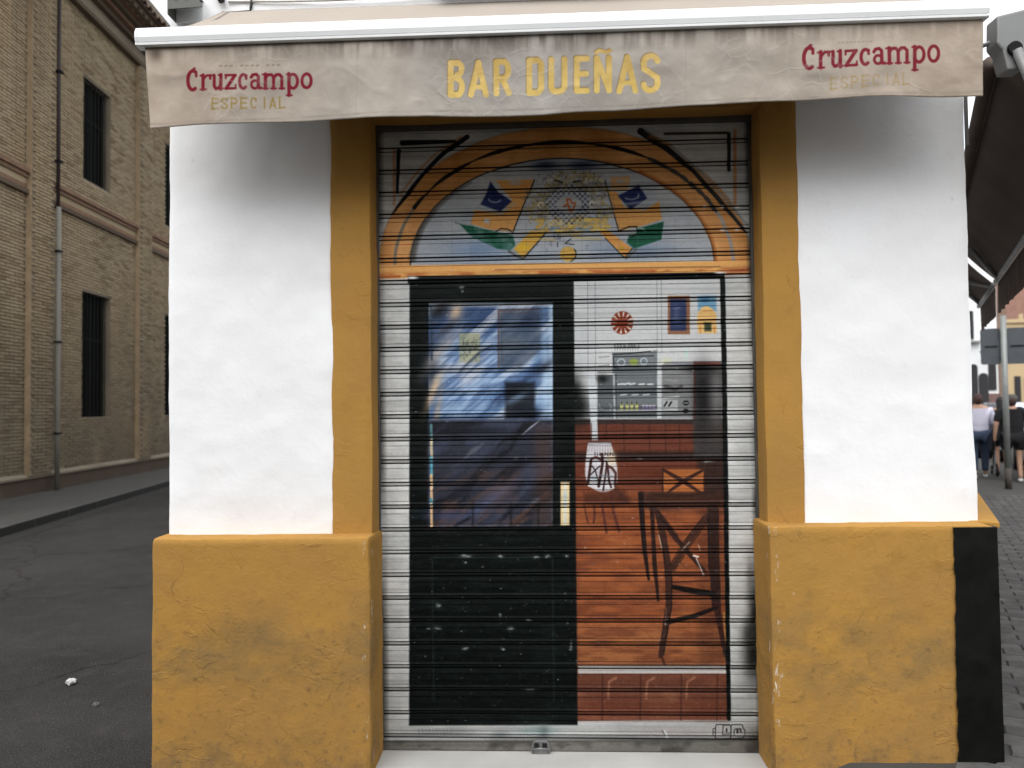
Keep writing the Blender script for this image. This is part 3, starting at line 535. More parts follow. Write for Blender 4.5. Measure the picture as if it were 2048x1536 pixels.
VAL_GAIN = .55
def paint_valance():
    P = Paint(-1.68, 1.82, 2.78, 3.19, -.36, 620)
    n1 = P.fn(.012, 203, 4); n2 = P.fn(.035, 207, 3); X, Y = P.X, P.Y
    P.c = np.stack([203+12*n1+6*n2, 197+12*n1+6*n2, 187+12*n1+6*n2], -1)
    side = np.clip(np.abs(X-1080)/800, 0, 1)[..., None]
    P.c = P.c+side*np.array([14, 2, -8])
    ytop = 97+(X-288)*(-.0371); t = Y-ytop            # distance below the front bar
    vs = P.fn(.06, 211, 3, .12)                        # vertical weather streaks
    dirt = np.clip(1-t/45, 0, 1)*np.clip(.55+1.1*vs, 0, 1)*np.clip(1.3-side[..., 0], 0, 1)
    P.c = P.c*(1-dirt[..., None]*.7)+np.array([92, 80, 70])*dirt[..., None]*.7
    cl = np.clip(.5+.8*P.fn(.008, 215, 4), 0, 1)*(1-side[..., 0])
    P.c = P.c*(1-cl[..., None]*.35)+np.array([150, 146, 142])*cl[..., None]*.35
    P.c = P.c*(1-np.clip(1-t/7, 0, 1)[..., None]*.55)+np.array([60,50,42])*np.clip(1-t/7, 0, 1)[..., None]*.55
    hem = Y-(248+(X-300)*(-.0405)); hm = np.exp(-(hem/2.0)**2)*np.clip(.55+.5*n2, 0, 1)*.3
    P.c = P.c*(1-hm[..., None])+np.array([120,108,96])*hm[..., None]
    for i in range(16): P.spray(random.uniform(320, 1950), random.uniform(90, 230), random.uniform(20, 70), random.uniform(6, 22), (150,140,128), .35, -.04)
    P.spray(312, 106, 12, 16, (110,96,82), .7); P.spray(1560, 130, 60, 26, (166,156,142), .5)
    # seams
    for x in (716, 1372): P.line([(x, 70), (x-2, 245)], 1.4, (176,168,156), .45)
    # gold lettering with darker upper rims
    for dx, dy, col, al in ((-1.5, -2, (150,118,60), .55), (0, 0, (246,210,126), 1)):
        for ch, x0, x1, yb, yt in (('B',896,930,197,122),('A',937,977,194.5,121),('R',987,1023,192.5,118.5),('D',1053,1088,191,116),('U',1097,1135,189.5,114),('E',1148,1179,187.5,112.5),('Ñ',1188,1224,186.5,111),('A',1234,1276,186,110),('S',1282,1321,186.5,107)):
            glyph(P, ch, x0+dx, yb+dy, x1-x0, yb-yt, 11.5, col, al=al, soft=1.1)
    g2 = P.fn(.05, 221, 3)
    w = P.win(880, 1340, 95, 205); a = P.c[w]; isg = np.clip((a[..., 0]-a[..., 2]-60)/40, 0, 1)
    lowy = np.clip((P.Y[w]-(150+(P.X[w]-900)*-.03))/40, -1, 1)
    P.c[w] = a+isg[..., None]*(lowy[..., None]*np.array([14,14,6])+g2[w][..., None]*12)
    RD = (142, 34, 52)
    def word(x0, x1, yb0, yb1, xh, col):
        sc = (x1-x0)/723.0; lay = (('Ç',0,68),('r',83,145),('u',150,213),('z',224,288),('c',298,355),('a',366,430),('m',438,563),('p',573,645),('o',653,723))
        for ch, a, b in lay:
            xa = x0+a*sc; yb = yb0+(yb1-yb0)*(a/723)
            glyph(P, ch, xa, yb, (b-a)*sc, xh*(1.42 if ch == 'Ç' else 1), 6.2*sc/.352*.96, col, soft=1.0, slope=(yb1-yb0)/(x1-x0))
    word(372, 626, 180, 176.5, 29, RD); word(1603, 1881, 138, 122, 31.5, (148, 46, 60))
    def small(x0, x1, y0, y1, h, col, al):
        n = 8
        for i, ch in enumerate('ESPECIAL'):
            t = i/8; x = x0+(x1-x0)*t; wd = (x1-x0)/8*.74; y = y0+(y1-y0)*t
            if ch == 'I': x += wd*.2
            glyph(P, ch, x, y, wd, h, 3.4, col, al=al, soft=.9, slope=(y1-y0)/(x1-x0))
            if ch in 'EPL': P.line([(x-1.5, y), (x+5, y-.2)], 1.6, col, al*.8); P.line([(x-1.5, y-h), (x+5, y-h-.2)], 1.6, col, al*.8)
    small(424, 577, 220, 217, 23, (176,150,84), .8); small(1660, 1824, 180, 170, 25, (186,156,92), .45)
    for i in range(12):
        if i % 5 != 3: P.line([(440+i*10.5, 133-i*.15), (444+i*10.5, 132-i*.15)], 2.6, (120,112,92), .6)
        if i < 9: P.line([(1676+i*8, 86-i*.3), (1679+i*8, 86-i*.3)], 2.6, (140,130,112), .45)
    return P

# ------------------------------------------------------------------ materials
def mat_white():
    g = NG('white_limewash'); p = g.pos()
    a = g.noise(p, 1.3, 5); b = g.noise(p, 9, 6); c = g.noise(p, 60, 3)
    col = g.mix(g.ramp(a, .35, .7), (.84,.84,.835), (.78,.775,.76)); col = g.mix(g.ramp(b, .62, .72, 0, .35), col, (.70,.69,.66))
    sp = g.n('TexVoronoi', {'Vector': g.pos((1.1,1,.8)), 'Scale': 2.3}).outputs['Distance']
    col = g.mix(g.ramp(sp, .0, .035, .75, 0), col, (.42,.41,.39))
    n1 = g.bump(b, .28, .014); n2 = g.bump(c, .16, .003, n1)
    return g.out(col, .9, n2, spec=.15)
def mat_ochre(grime=True, name='ochre_limewash'):
    g = NG(name); p = g.pos()
    a = g.noise(p, 2.0, 6, .6); b = g.noise(p, 14, 6, .6); c = g.noise(p, 75, 4)
    col = g.mix(g.ramp(a, .35, .65), (.405,.215,.046), (.345,.188,.050)); col = g.mix(g.ramp(b, .55, .75, 0, .5), col, (.30,.155,.038))
    if grime:
        z = g.n('SeparateXYZ', {0: g.n('NewGeometry').outputs['Position']}).outputs['Z']
        band = g.math('MULTIPLY', g.ramp(z, .15, .5), g.ramp(z, .62, .92, 1, 0))
        st = g.ramp(g.noise(g.pos((1,1,1.5)), 2.6, 7, .72), .43, .66)
        col = g.mix(g.math('MULTIPLY', g.math('MULTIPLY', band, st), .68), col, (.16,.115,.055))
        fine = g.ramp(g.noise(p, 28, 5, .7), .56, .70)
        col = g.mix(g.math('MULTIPLY', g.math('MULTIPLY', fine, g.ramp(z, .9, .6)), .55), col, (.13,.085,.035))
        lowd = g.math('MULTIPLY', g.ramp(z, .30, .08), g.ramp(g.noise(p, 7, 5, .7), .42, .62))
        col = g.mix(g.math('MULTIPLY', lowd, .6), col, (.16,.11,.06))
    chips = g.ramp(g.n('TexVoronoi', {'Vector': g.pos((1,1,.6)), 'Scale': 7.5, 'Randomness': 1.0}).outputs['Distance'], .0, .045, 1, 0)
    col = g.mix(g.math('MULTIPLY', chips, g.ramp(g.noise(p, 3.1, 2), .5, .6)), col, (.62,.52,.42))
    xyz = g.n('SeparateXYZ', {0: g.n('NewGeometry').outputs['Position']}); ax = g.math('MINIMUM', g.math('ABSOLUTE', g.math('SUBTRACT', xyz.outputs['X'], .966)), g.math('ABSOLUTE', g.math('SUBTRACT', xyz.outputs['X'], -.778)))
    edgew = g.math('MULTIPLY', g.ramp(ax, .012, .05, 1, 0), g.ramp(g.noise(g.pos((1,1,.35)), 34, 4, .7), .60, .66)); col = g.mix(g.math('MULTIPLY', edgew, g.ramp(xyz.outputs['Y'], -.02, -.09)), col, (.60,.52,.44))
    # hairline cracks, only here and there
    wv = g.n('VectorMath', {0: p, 1: g.n('VectorMath', {0: g.n('TexNoise', {'Vector': p, 'Scale': 5.0, 'Detail': 4.0}).outputs[1], 1: (.35,.35,.35)}, operation='MULTIPLY').outputs[0]}, operation='ADD').outputs[0]
    vo = g.n('TexVoronoi', {'Vector': wv, 'Scale': 3.2}, feature='DISTANCE_TO_EDGE').outputs['Distance']
    cr_ = g.math('MULTIPLY', g.ramp(vo, .0, .010, 1, 0), g.ramp(g.noise(p, 2.4, 2), .58, .62))
    col = g.mix(g.math('MULTIPLY', cr_, .45), col, (.12,.07,.03))
    n1 = g.bump(b, .3, .010); n2 = g.bump(c, .4, .004, n1); n3 = g.bump(cr_, -.9, .006, n2)
    peel = g.math('MULTIPLY', g.ramp(g.noise(g.pos((1,1,1.6)), 4.5, 4, .6, .6), .56, .572), g.ramp(g.noise(p, 1.7, 2), .5, .56)); n4 = g.bump(peel, .5, .0025, n3)
    pit = g.math('MULTIPLY', g.ramp(g.n('TexVoronoi', {'Vector': p, 'Scale': 42.0}).outputs['Distance'], .04, .13, 1, 0), g.ramp(g.noise(p, 5, 3), .50, .60))
    col = g.mix(g.math('MULTIPLY', pit, .6), col, (.12,.07,.025)); n4 = g.bump(pit, -.8, .004, n4)
    return g.out(col, .88, n4, spec=.18)
WHITE = mat_white(); OCHRE = mat_ochre(); OCHRE_U = mat_ochre(False, 'ochre_limewash_surround')
BLACKP = simple('black_paint', (.0035,.004,.003), .5, var=.4, bump=.3, spec=.12)
def dusty():
    g = NG('black_gloss_paint'); p = g.pos(); sp_ = g.ramp(g.noise(p, 90, 4, .75), .70, .78, 0, .5); ar_ = g.ramp(g.noise(g.pos((1,1,.4)), 3, 5), .45, .7, 0, .5)
    col = g.mix(sp_, (.0035,.004,.003), (.09,.085,.07)); col = g.mix(g.math('MULTIPLY', ar_, .04), col, (.05,.048,.042))
    return g.out(col, g.ramp(g.noise(p, 12, 4), .3, .7, .35, .6), g.bump(g.noise(p, 20, 5), .35, .004), spec=.2)
BLACKP = dusty()
MARBLE = simple('pale_marble', (.42,.415,.39), .35, var=.12, scale=4, bump=.1)
ALU = simple('white_powder_coat', (.80,.81,.80), .32, var=.03, scale=3, bump=.04, spec=.5)
STEEL = simple('grey_galvanised_steel', (.22,.22,.215), .45, .6, .2, 20, .2)
DARKM = simple('dark_iron', (.012,.012,.012), .75, 0, .3, spec=.12)
GAP = simple('dark_slot', (.008,.008,.008), .9)
FABRIC_IN = simple('cream_canvas', (.33,.29,.245), .95, var=.06, scale=3, bump=.3, spec=.1)

# ------------------------------------------------------------------ ground
def mat_asphalt():
    g = NG('worn_asphalt'); p = g.pos()
    a = g.noise(p, .8, 5, .6); b = g.noise(p, 6, 5); c = g.noise(p, 130, 3)
    col = g.mix(g.ramp(a, .35, .65), (.018,.0168,.0152), (.030,.0278,.0252)); col = g.mix(g.ramp(b, .5, .75, 0, .5), col, (.042,.038,.035))
    col = g.mix(g.ramp(c, .55, .7, 0, .5), col, (.14,.135,.13))
    vo = g.n('TexVoronoi', {'Vector': g.n('VectorMath', {0: p, 1: g.n('VectorMath', {0: g.n('TexNoise', {'Vector': p, 'Scale': 2.5, 'Detail': 5.0}).outputs[1], 1: (.6,.6,.6)}, operation='MULTIPLY').outputs[0]}, operation='ADD').outputs[0], 'Scale': .45}, feature='DISTANCE_TO_EDGE').outputs['Distance']
    crk = g.ramp(vo, .0, .010, 1, 0); col = g.mix(g.math('MULTIPLY', crk, .7), col, (.011,.009,.008))
    n1 = g.bump(c, .5, .004); n2 = g.bump(crk, -.8, .01, n1)
    return g.out(col, .9, n2, spec=.12)
ASPH = mat_asphalt()
GROUND = simple('dusty_ground', (.10,.092,.082), .95, var=.25, scale=2, bump=.4)
PAVE = simple('grey_pavement', (.048,.046,.041), .9, var=.2, scale=3, bump=.3)
a26 = R(26); rd = Vector((math.sin(a26), math.cos(a26), 0)); rn = Vector((math.cos(a26), -math.sin(a26), 0)); RB = Vector((1.903, 0, 0))
def rp(al, out, z=0): v = RB+rd*al+rn*out; return (v.x, v.y, z)
ZR = .11
mb = MB(); mb.add([(-400,-400,-.03),(400,-400,-.03),(400,400,-.03),(-400,400,-.03)], [(0,1,2,3)])
tag(mb.build('ground', GROUND), kind='structure')
# street: left part at z 0, ramps up to ZR on the right
xs = [-30, .99, 1.28, 60]; zs = [0, 0, ZR, ZR]
mb = MB()
KL = [(-5.4, -6), (-7.173, 6.132), (-8.116, 12.181), (-10.6, 28.0)]      # kerb line on the far side of the left street
def kx(y):
    for (x0, y0), (x1, y1) in zip(KL[:-1], KL[1:]):
        if y <= y1: return x0+(x1-x0)*(y-y0)/(y1-y0)
    return KL[-1][0]
ys = np.linspace(-6, 28, 18)
vs = []; fs = []
for y in ys: vs += [(kx(y)-.3, y, 0), (.99, y, 0)]
for i in range(len(ys)-1): fs.append((2*i, 2*i+1, 2*i+3, 2*i+2))
mb.add(vs, fs); tag(mb.build('road', ASPH), kind='structure')
mb = MB(); mb.add([(.99,-6,0),(1.28,-6,ZR),(1.28,30,ZR),(.99,30,0),(40,-6,ZR),(40,30,ZR)], [(0,1,2,3),(1,4,5,2)])
sidewalk_r = tag(mb.build('pavement', PAVE), kind='structure')
# blocks of the right-hand pavement: individual pavers near the corner, joined further off
def mat_paver():
    g = NG('paving_block'); rnd = g.n('NewGeometry').outputs['Random Per Island']; oi = g.n('ObjectInfo').outputs['Random']
    s_ = g.math('FRACT', g.math('ADD', rnd, oi)); p = g.pos()
    col = g.mix(s_, (.055,.053,.051), (.095,.090,.084)); col = g.mix(g.ramp(g.noise(p, 12, 5), .4, .7), col, (.05,.045,.041))
    return g.out(col, .85, g.bump(g.noise(p, 90, 3), .5, .004), spec=.25)
PAVER = mat_paver()
def paver_mesh():
    m_ = MB(); a, b, h, r_ = .104, .054, .022, .007
    lo = [(-a,-b,0),(a,-b,0),(a,b,0),(-a,b,0)]; hi = [(-a+r_,-b+r_,h),(a-r_,-b+r_,h),(a-r_,b-r_,h),(-a+r_,b-r_,h)]; md = [(x, y, h-r_) for x, y, _ in lo]
    m_.add(lo+md+hi, [(8,9,10,11)]+[(i,(i+1)%4,(i+1)%4+4,i+4) for i in range(4)]+[(i+4,(i+1)%4+4,(i+1)%4+8,i+8) for i in range(4)]); return m_
pm = None; far = MB(); npv = 0
cells = []
for i in range(-4, 90):
    for j in range(0, 26):
        al = .05+i*.116; ou = -.02+j*.218+(.109 if i % 2 else 0)
        v = Vector(rp(al, ou, ZR)); 
        if v.x > 20 or v.x < 1.3: continue
        if (v.x < 1.93 and v.y > -.13): continue
        px = projpx(np.array([list(v)]))[0]; 
        if ou < .1 and al > .2: pass
        vis = 1985 < px[0] < 2075 and px[1] < 1560
        cells.append((0 if vis else 1, al, ou, v))
cells.sort(key=lambda c_: (c_[0], c_[1]))
for k, (hid, al, ou, v) in enumerate(cells):
    M = Matrix.Translation((v.x+random.uniform(-.002,.002), v.y, ZR-.012+random.uniform(-.002,.002))) @ Matrix.Rotation(-a26+math.pi/2*0+random.uniform(-.012,.012), 4, 'Z')
    if k < 290 and not hid:
        if pm is None: o = paver_mesh().build('paver', PAVER, sidewalk_r); pm = o.data
        else: o = bpy.data.objects.new('paver', pm); C.objects.link(o); o.parent = sidewalk_r
        o.matrix_world = M; npv += 1
    elif al < 9.5:
        q_ = paver_mesh(); far.add([M @ Vector(p_) for p_ in q_.v], q_.f)
if far.v: tag(far.build('paver_field', PAVER, sidewalk_r), kind='stuff')

# left pavement with kerb stones
GUT = simple('gutter_dirt', (.012,.011,.009), .95, var=.4, scale=5, bump=.4)
KERB = simple('kerb_granite', (.050,.048,.044), .85, var=.25, scale=4, bump=.4)
b4 = R(4.4); wd = Vector((-math.sin(b4), math.cos(b4), 0)); wnv = Vector((math.cos(b4), math.sin(b4), 0)); W0 = Vector((-9.87, 12.5, 0))
def wp(s_, out, z): v = W0+wd*s_+wnv*out; return (v.x, v.y, z)
mb = MB(); vs = []; fs = []
for y in ys: s_ = (y-12.5)/math.cos(b4); q_ = wp(s_, -.1, .11); vs += [(kx(y)-.14, y, .11), (q_[0], y, .11)]
for i in range(len(ys)-1): fs.append((2*i, 2*i+2, 2*i+3, 2*i+1))
mb.add(vs, fs)
lpave = tag(mb.build('pavement', PAVE), kind='structure')
y = -4.0
while y < 24:
    y2 = y+.98; x0 = kx(y); x1 = kx(y2); m_ = MB()
    m_.add([(x0,y,-.02),(x1,y2,-.02),(x1-.15,y2,-.02),(x0-.15,y,-.02),(x0-.012,y,.118),(x1-.012,y2,.118),(x1-.15,y2,.118),(x0-.15,y,.118)], [(0,3,2,1),(4,5,6,7),(0,1,5,4),(1,2,6,5),(2,3,7,6),(3,0,4,7)])
    m_.mi = [0,0,1,0,0,0]; m_.build('kerb_stone', [KERB, GUT], lpave, bevel=.008); y += 1.0
# gutter band
mb = MB(); vs = []; fs = []
for y in ys: vs += [(kx(y)+.02, y, .004), (kx(y)+.32, y, .004)]
for i in range(len(ys)-1): fs.append((2*i, 2*i+1, 2*i+3, 2*i+2))
mb.add(vs, fs); tag(mb.build('gutter', GUT), kind='structure')

# ------------------------------------------------------------------ the bar building
bar = empty('bar_building', (0,0,0), label='white and ochre corner building with a black strip at its foot', cat='building')
OX0, OX1, OZ1 = -.785, .985, 3.0     # door opening
X0, X1 = -1.743, 1.903; ZT = 7.5
def mat_pick(nm): return nm
# white front wall in plaster, left and right of the opening and above it
def wobx(v0):
    def f(V):
        return V
    return f
rough_box('wall', (X0, 0, .9), (-.95, .35, 3.05), .022, .0045, .018, WHITE, bar, seed=3, sc=3.2)
rough_box('wall', (1.13, 0, .9), (X1, .35, 3.05), .022, .0045, .018, WHITE, bar, seed=8, sc=3.2)
rough_box('wall', (X0, .002, 3.045), (X1, .35, ZT), .05, .006, .018, WHITE, bar, seed=12, sc=2.5)
# side and back walls
RB2 = Vector(rp(14, 0)); LB2 = Vector((X0-.9, 12, 0))
m_ = MB(); m_.add([(X0+.004,.02,-.05),(X0+.004,.02,ZT),(LB2.x,12,ZT),(LB2.x,12,-.05)], [(0,1,2,3)])
m_.add([(X1-.004,.02,-.05),(RB2.x,RB2.y,-.05),(RB2.x,RB2.y,ZT),(X1-.004,.02,ZT)], [(0,1,2,3)])
m_.add([(X0,.35,ZT-.01),(X1,.35,ZT-.01),(RB2.x,RB2.y,ZT-.01),(LB2.x,12,ZT-.01)], [(0,1,2,3)])
m_.add([(LB2.x,12,-.05),(LB2.x,12,ZT),(RB2.x,RB2.y,ZT),(RB2.x,RB2.y,-.05)], [(0,1,2,3)])
m_.build('side_wall', WHITE, bar)
# ochre surround: jambs and lintel, painted plaster a few mm proud with an uneven edge
def surround(name, a, b, seed, edge_x=None):
    def ex(V):
        if edge_x is None: return V
        m2 = np.abs(V[:, 0]-edge_x) < .02
        V[m2, 0] += vnoise(V[m2]*np.array([0,0,1]), 10, seed+40, 3)*.0022
        return V
    return rough_box(name, a, b, .022, .0032, .016, OCHRE_U, bar, seed=seed, sc=4, extra=ex)
surround('door_surround', (-.976, -.008, .95), (OX0, .20, 3.03), 21, -.976)
surround('door_surround', (OX1, -.008, .95), (1.157, .20, 3.03), 24, 1.157)
rough_box('lintel', (-.976, -.0075, 2.985), (1.157, .22, 3.30), .03, .003, .016, OCHRE_U, bar, seed=27)
# plinths
rough_box('plinth', (-1.762, -.11, -.06), (-.775, .22, 1.070), .016, .003, .020, OCHRE, bar, seed=31, sc=5)
rough_box('plinth', (.963, -.11, -.06), (1.906, .22, 1.110), .016, .0036, .014, OCHRE, bar, seed=35, sc=5)
for pl_ in list(bar.children):
    if pl_.name.startswith('plinth.'): pl_['label'] = 'ochre plinth right of the door, cracked and stained with grey dirt'
# plinth running back along the right side street
Mr = Matrix.Translation(RB) @ Matrix.Rotation(-a26, 4, 'Z')
m_ = MB(); m_.box((-.05, -.02, 1.085), (.078, 13.5, 1.113), M=Mr); m_.build('side_plinth', OCHRE, bar, bevel=.006)
m_ = MB(); m_.box((-.05, .004, -.05), (.050, 13.5, 1.085), M=Mr); m_.build('side_plinth', BLACKP, bar, bevel=.006)
m_ = MB(); m_.box((X0-.01, .22, -.05), (X0+.05, 6, 1.068)); m_.build('side_plinth', OCHRE, bar, bevel=.006)
# black strip painted on the right end of the plinth, thin skin wrapped over the edge
m_ = MB(); N = 60
zz = np.linspace(.10, 1.102, N+1)
vs = []; fs = []
for z in zz:
    e = 1.733-(1.102-z)*.010+float(vnoise(np.array([[0,0,z]]), 30, 5, 3)[0])*.0035
    vs += [(e, -.1185, z), (1.60+.28, -.1185, z), (1.915, -.1165, z), (1.9185, -.110, z), (1.9185, -.02, z)]
for i in range(N):
    for k in range(4): fs.append((5*i+k, 5*i+k+1, 5*i+5+k+1, 5*i+5+k))
m_.add(vs, fs); m_.add([vs[0], vs[1], vs[2], vs[3], vs[4], (1.80,-.02,.10), (e,-.10,.10)], [(0,1,2,3,4,5,6)])
t_ = [vs[5*N+i] for i in range(5)]; m_.add(t_+[(1.80,-.02,1.102),(1.733,-.10,1.102)], [(0,1,2,3,4,5,6)])
o = m_.build('painted_strip', BLACKP, bar); o['label'] = 'glossy black strip on the corner end of the plinth'
# sill
m_ = MB(); m_.box((-.80,-.035,-.05),(.985,.20,.034)); m_.build('door_sill', MARBLE, bar, bevel=.006)
# back panel closing the opening behind the shutter
m_ = MB(); m_.box((-.9,.30,-.05),(1.1,.34,3.2)); m_.build('lobby_back', GAP, bar)
# projecting ledge just above the awning
m_ = MB(); m_.box((-.47,-.10,3.56),(.95,.02,3.66)); m_.build('window_ledge', simple('grey_stone', (.30,.27,.25), .8), bar, bevel=.01)

# ------------------------------------------------------------------ roller shutter
shut = empty('roller_shutter', (.1,.14,.034), label='closed metal roller shutter painted with a bar interior and dark door', cat='shutter')
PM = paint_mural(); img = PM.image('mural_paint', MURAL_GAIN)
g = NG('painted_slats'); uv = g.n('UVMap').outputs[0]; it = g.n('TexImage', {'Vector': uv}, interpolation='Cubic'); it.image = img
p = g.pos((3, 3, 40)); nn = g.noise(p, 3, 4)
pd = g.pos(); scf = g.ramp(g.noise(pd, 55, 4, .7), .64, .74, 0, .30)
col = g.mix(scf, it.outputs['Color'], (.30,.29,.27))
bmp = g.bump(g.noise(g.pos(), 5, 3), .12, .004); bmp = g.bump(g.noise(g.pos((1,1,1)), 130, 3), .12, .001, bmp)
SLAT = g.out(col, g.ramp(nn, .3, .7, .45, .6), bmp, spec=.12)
def sh_obj(name, mb_, mats, parent, smooth=False, bevel=0):
    o = mb_.build(name, mats, parent, smooth=smooth, bevel=bevel)
    me = o.data; uvl = me.uv_layers.new(name='UVMap'); x0, x1, z0, z1 = PM.dom
    co = np.empty(len(me.vertices)*3); me.vertices.foreach_get('co', co); co = co.reshape(-1, 3)
    li = np.empty(len(me.loops), np.int32); me.loops.foreach_get('vertex_index', li)
    u = np.stack([(co[li, 0]-x0)/(x1-x0), (co[li, 2]-z0)/(z1-z0)], -1); uvl.data.foreach_set('uv', u.ravel())
    o.matrix_parent_inverse = Matrix.Translation(-shut.location)
    return o
SX0, SX1 = -.790, .985
ZB, PITCHS, NS = .0925, .1068, 27
prof = [(0,-11),(3.2,-11),(4.0,-1.0),(6,.8),(9,1.5),(13,1.5),(15.5,.8),(17.2,-1.0),(18.0,-11),(21.4,-11),(22.2,3),(23.5,6.5),(35.5,4.2),(36.3,3.8),(37.6,6.2),(60,6.8),(83,6.2),(84.0,3.2),(85.4,3.2),(86.6,6.0),(95,5.6),(104,4.6),(105.8,0),(106.6,-11)]
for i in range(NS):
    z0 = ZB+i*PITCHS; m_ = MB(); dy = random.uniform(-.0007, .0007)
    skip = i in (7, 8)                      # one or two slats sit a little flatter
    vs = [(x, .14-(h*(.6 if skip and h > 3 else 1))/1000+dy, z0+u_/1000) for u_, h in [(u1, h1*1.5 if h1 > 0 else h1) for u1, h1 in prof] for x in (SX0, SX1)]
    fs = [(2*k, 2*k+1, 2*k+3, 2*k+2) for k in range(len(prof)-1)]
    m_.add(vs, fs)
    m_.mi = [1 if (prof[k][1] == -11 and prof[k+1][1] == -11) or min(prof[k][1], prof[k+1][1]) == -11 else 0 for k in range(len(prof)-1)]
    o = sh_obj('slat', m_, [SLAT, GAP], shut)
# last flat panel and bottom bar
m_ = MB(); m_.box((SX0,.133,.0915-.038+.04),(SX1,.150,.0925)) if False else None
pz = [(.034,0),(.036,6),(.040,9),(.058,10),(.078,10),(.084,9),(.087,3),(.0895,-6),(.0925,-9)]
m_ = MB(); vs = [(x, .14-h/1000, z) for z, h in pz for x in (SX0, SX1)]; m_.add(vs, [(2*k, 2*k+1, 2*k+3, 2*k+2) for k in range(len(pz)-1)])
m_.mi = [0]*(len(pz)-2)+[1]
o = sh_obj('bottom_bar', m_, [SLAT, GAP], shut)
RAILM = simple('grimy_rail', (.085,.08,.07), .6, .3, .35, 9, .3)
for a, b in ((SX0-.012, -.7765), (.9735, SX1+.015)):
    m_ = MB(); m_.box((a,.112,.034),(b,.128,2.99)); m_.box((a,.128,.034),(a+.004 if a < 0 else b, .16, 2.99)) if a < 0 else m_.box((b-.004,.128,.034),(b,.16,2.99))
    sh_obj('guide_rail', m_, RAILM, shut, bevel=.002)
m_ = MB(); m_.box((SX0,.10,2.965),(SX1,.16,3.0)); sh_obj('head_cover', m_, RAILM, shut, bevel=.003)
# lock hasp in the middle of the bottom bar
hx = -.0 
m_ = MB(); pts = [(-.042,.004),(-.046,.030),(-.038,.052),(-.026,.066),(.026,.066),(.038,.052),(.046,.030),(.042,.004),(.030,-.002),(-.030,-.002)]
hc = Vector((-.037, .118, .030))
m_.prism([(hc.x+a, hc.z+b) for a, b in pts], .108, .128)
lock = sh_obj('lock', m_, STEEL, shut, bevel=.003)
m_ = MB(); m_.box((hc.x-.030,.104,hc.z+.036),(hc.x-.008,.109,hc.z+.054)); m_.box((hc.x+.008,.104,hc.z+.036),(hc.x+.030,.109,hc.z+.054)); o = m_.build('keyhole', GAP, lock)
m_ = MB(); m_.tube([(hc.x-.034,.106,hc.z+.012),(hc.x-.036,.100,hc.z+.030),(hc.x,.096,hc.z+.034),(hc.x+.036,.100,hc.z+.030),(hc.x+.034,.106,hc.z+.012)], .0035, 6)
o = m_.build('handle', STEEL, lock, smooth=True)

# ------------------------------------------------------------------ awning over the door
awn = empty('awning', (0,-.36,3.2), label='cream canvas awning with gold and red lettering on its valance', cat='awning')
def ap(o): o.matrix_parent_inverse = Matrix.Translation(-awn.location); return o
PV = paint_valance(); vimg = PV.image('valance_print', VAL_GAIN)
g = NG('printed_canvas'); uv = g.n('UVMap').outputs[0]; it = g.n('TexImage', {'Vector': uv}, interpolation='Cubic'); it.image = vimg
p = g.pos(); wrp = g.n('VectorMath', {0: p, 1: g.n('VectorMath', {0: g.n('TexNoise', {'Vector': p, 'Scale': 6.0, 'Detail': 4.0}).outputs[1], 1: (.16,.16,.16)}, operation='MULTIPLY').outputs[0]}, operation='ADD').outputs[0]
vo = g.n('TexVoronoi', {'Vector': wrp, 'Scale': 11.0}, feature='DISTANCE_TO_EDGE').outputs['Distance']
msk = g.ramp(g.noise(p, 3.5, 3), .42, .62); crease = g.math('MULTIPLY', g.ramp(vo, .0, .07, 1, 0), msk)
colr = g.mix(g.math('MULTIPLY', crease, .14), it.outputs['Color'], (.52,.49,.44))
wv = g.noise(g.pos((1, 1, 5)), 14, 4); n1 = g.bump(g.noise(p, 7, 4), .4, .02); n2 = g.bump(crease, .25, .003, n1); n3 = g.bump(g.noise(g.pos((8,8,120)), 6, 2), .25, .001, n2)
VALM = g.out(colr, .9, n3, spec=.12)
VX0, VX1 = -1.655, 1.778
NX, NZ = 420, 46
xs = np.linspace(0, 1, NX+1); tz = np.linspace(0, 1, NZ+1)
gx, gt = np.meshgrid(xs, tz, indexing='ij')
xl = VX0+(gx*(VX1-VX0)); xl = xl+ (1-gx)*.02*gt
ztop = 3.168; zbot = 2.820+.042*gx+.0055*np.sin(gx*9+.6)+.0035*np.sin(gx*23+1)+.004*vnoise(np.stack([gx*0+gx*7, gx*0, gx*0], -1), 1, 4, 3)
Zv = ztop+(zbot-ztop)*gt
Pn = np.stack([xl, gt*0, Zv], -1)
Yv = -.362 + gt*(.011*np.sin(gx*14+.5)+.006*np.sin(gx*31+2)+.014*vnoise(Pn*np.array([1,1,.25]), 2.2, 61, 3)) + .0016*vnoise(Pn, 9, 67, 3)*np.minimum(1, gt*4)
# ragged creases
cr1 = 1-np.abs(vnoise(Pn*np.array([1,1,.7]), 6, 71, 2)); Yv -= np.clip(cr1-.86, 0, 1)*.012*np.minimum(1, gt*3)
V = np.stack([xl, Yv, Zv], -1).reshape(-1, 3); idx = np.arange((NX+1)*(NZ+1)).reshape(NX+1, NZ+1)
Fq = np.stack([idx[:-1,:-1], idx[1:,:-1], idx[1:,1:], idx[:-1,1:]], -1).reshape(-1, 4)
m_ = MB(); m_.v = V.tolist(); m_.f = Fq.tolist(); m_.mi = [0]*len(Fq)
o = m_.build('valance', VALM, awn, smooth=True); ap(o)
me = o.data; uvl = me.uv_layers.new(name='UVMap'); x0, x1, z0, z1 = PV.dom
co = np.empty(len(me.vertices)*3); me.vertices.foreach_get('co', co); co = co.reshape(-1, 3); li = np.empty(len(me.loops), np.int32); me.loops.foreach_get('vertex_index', li)
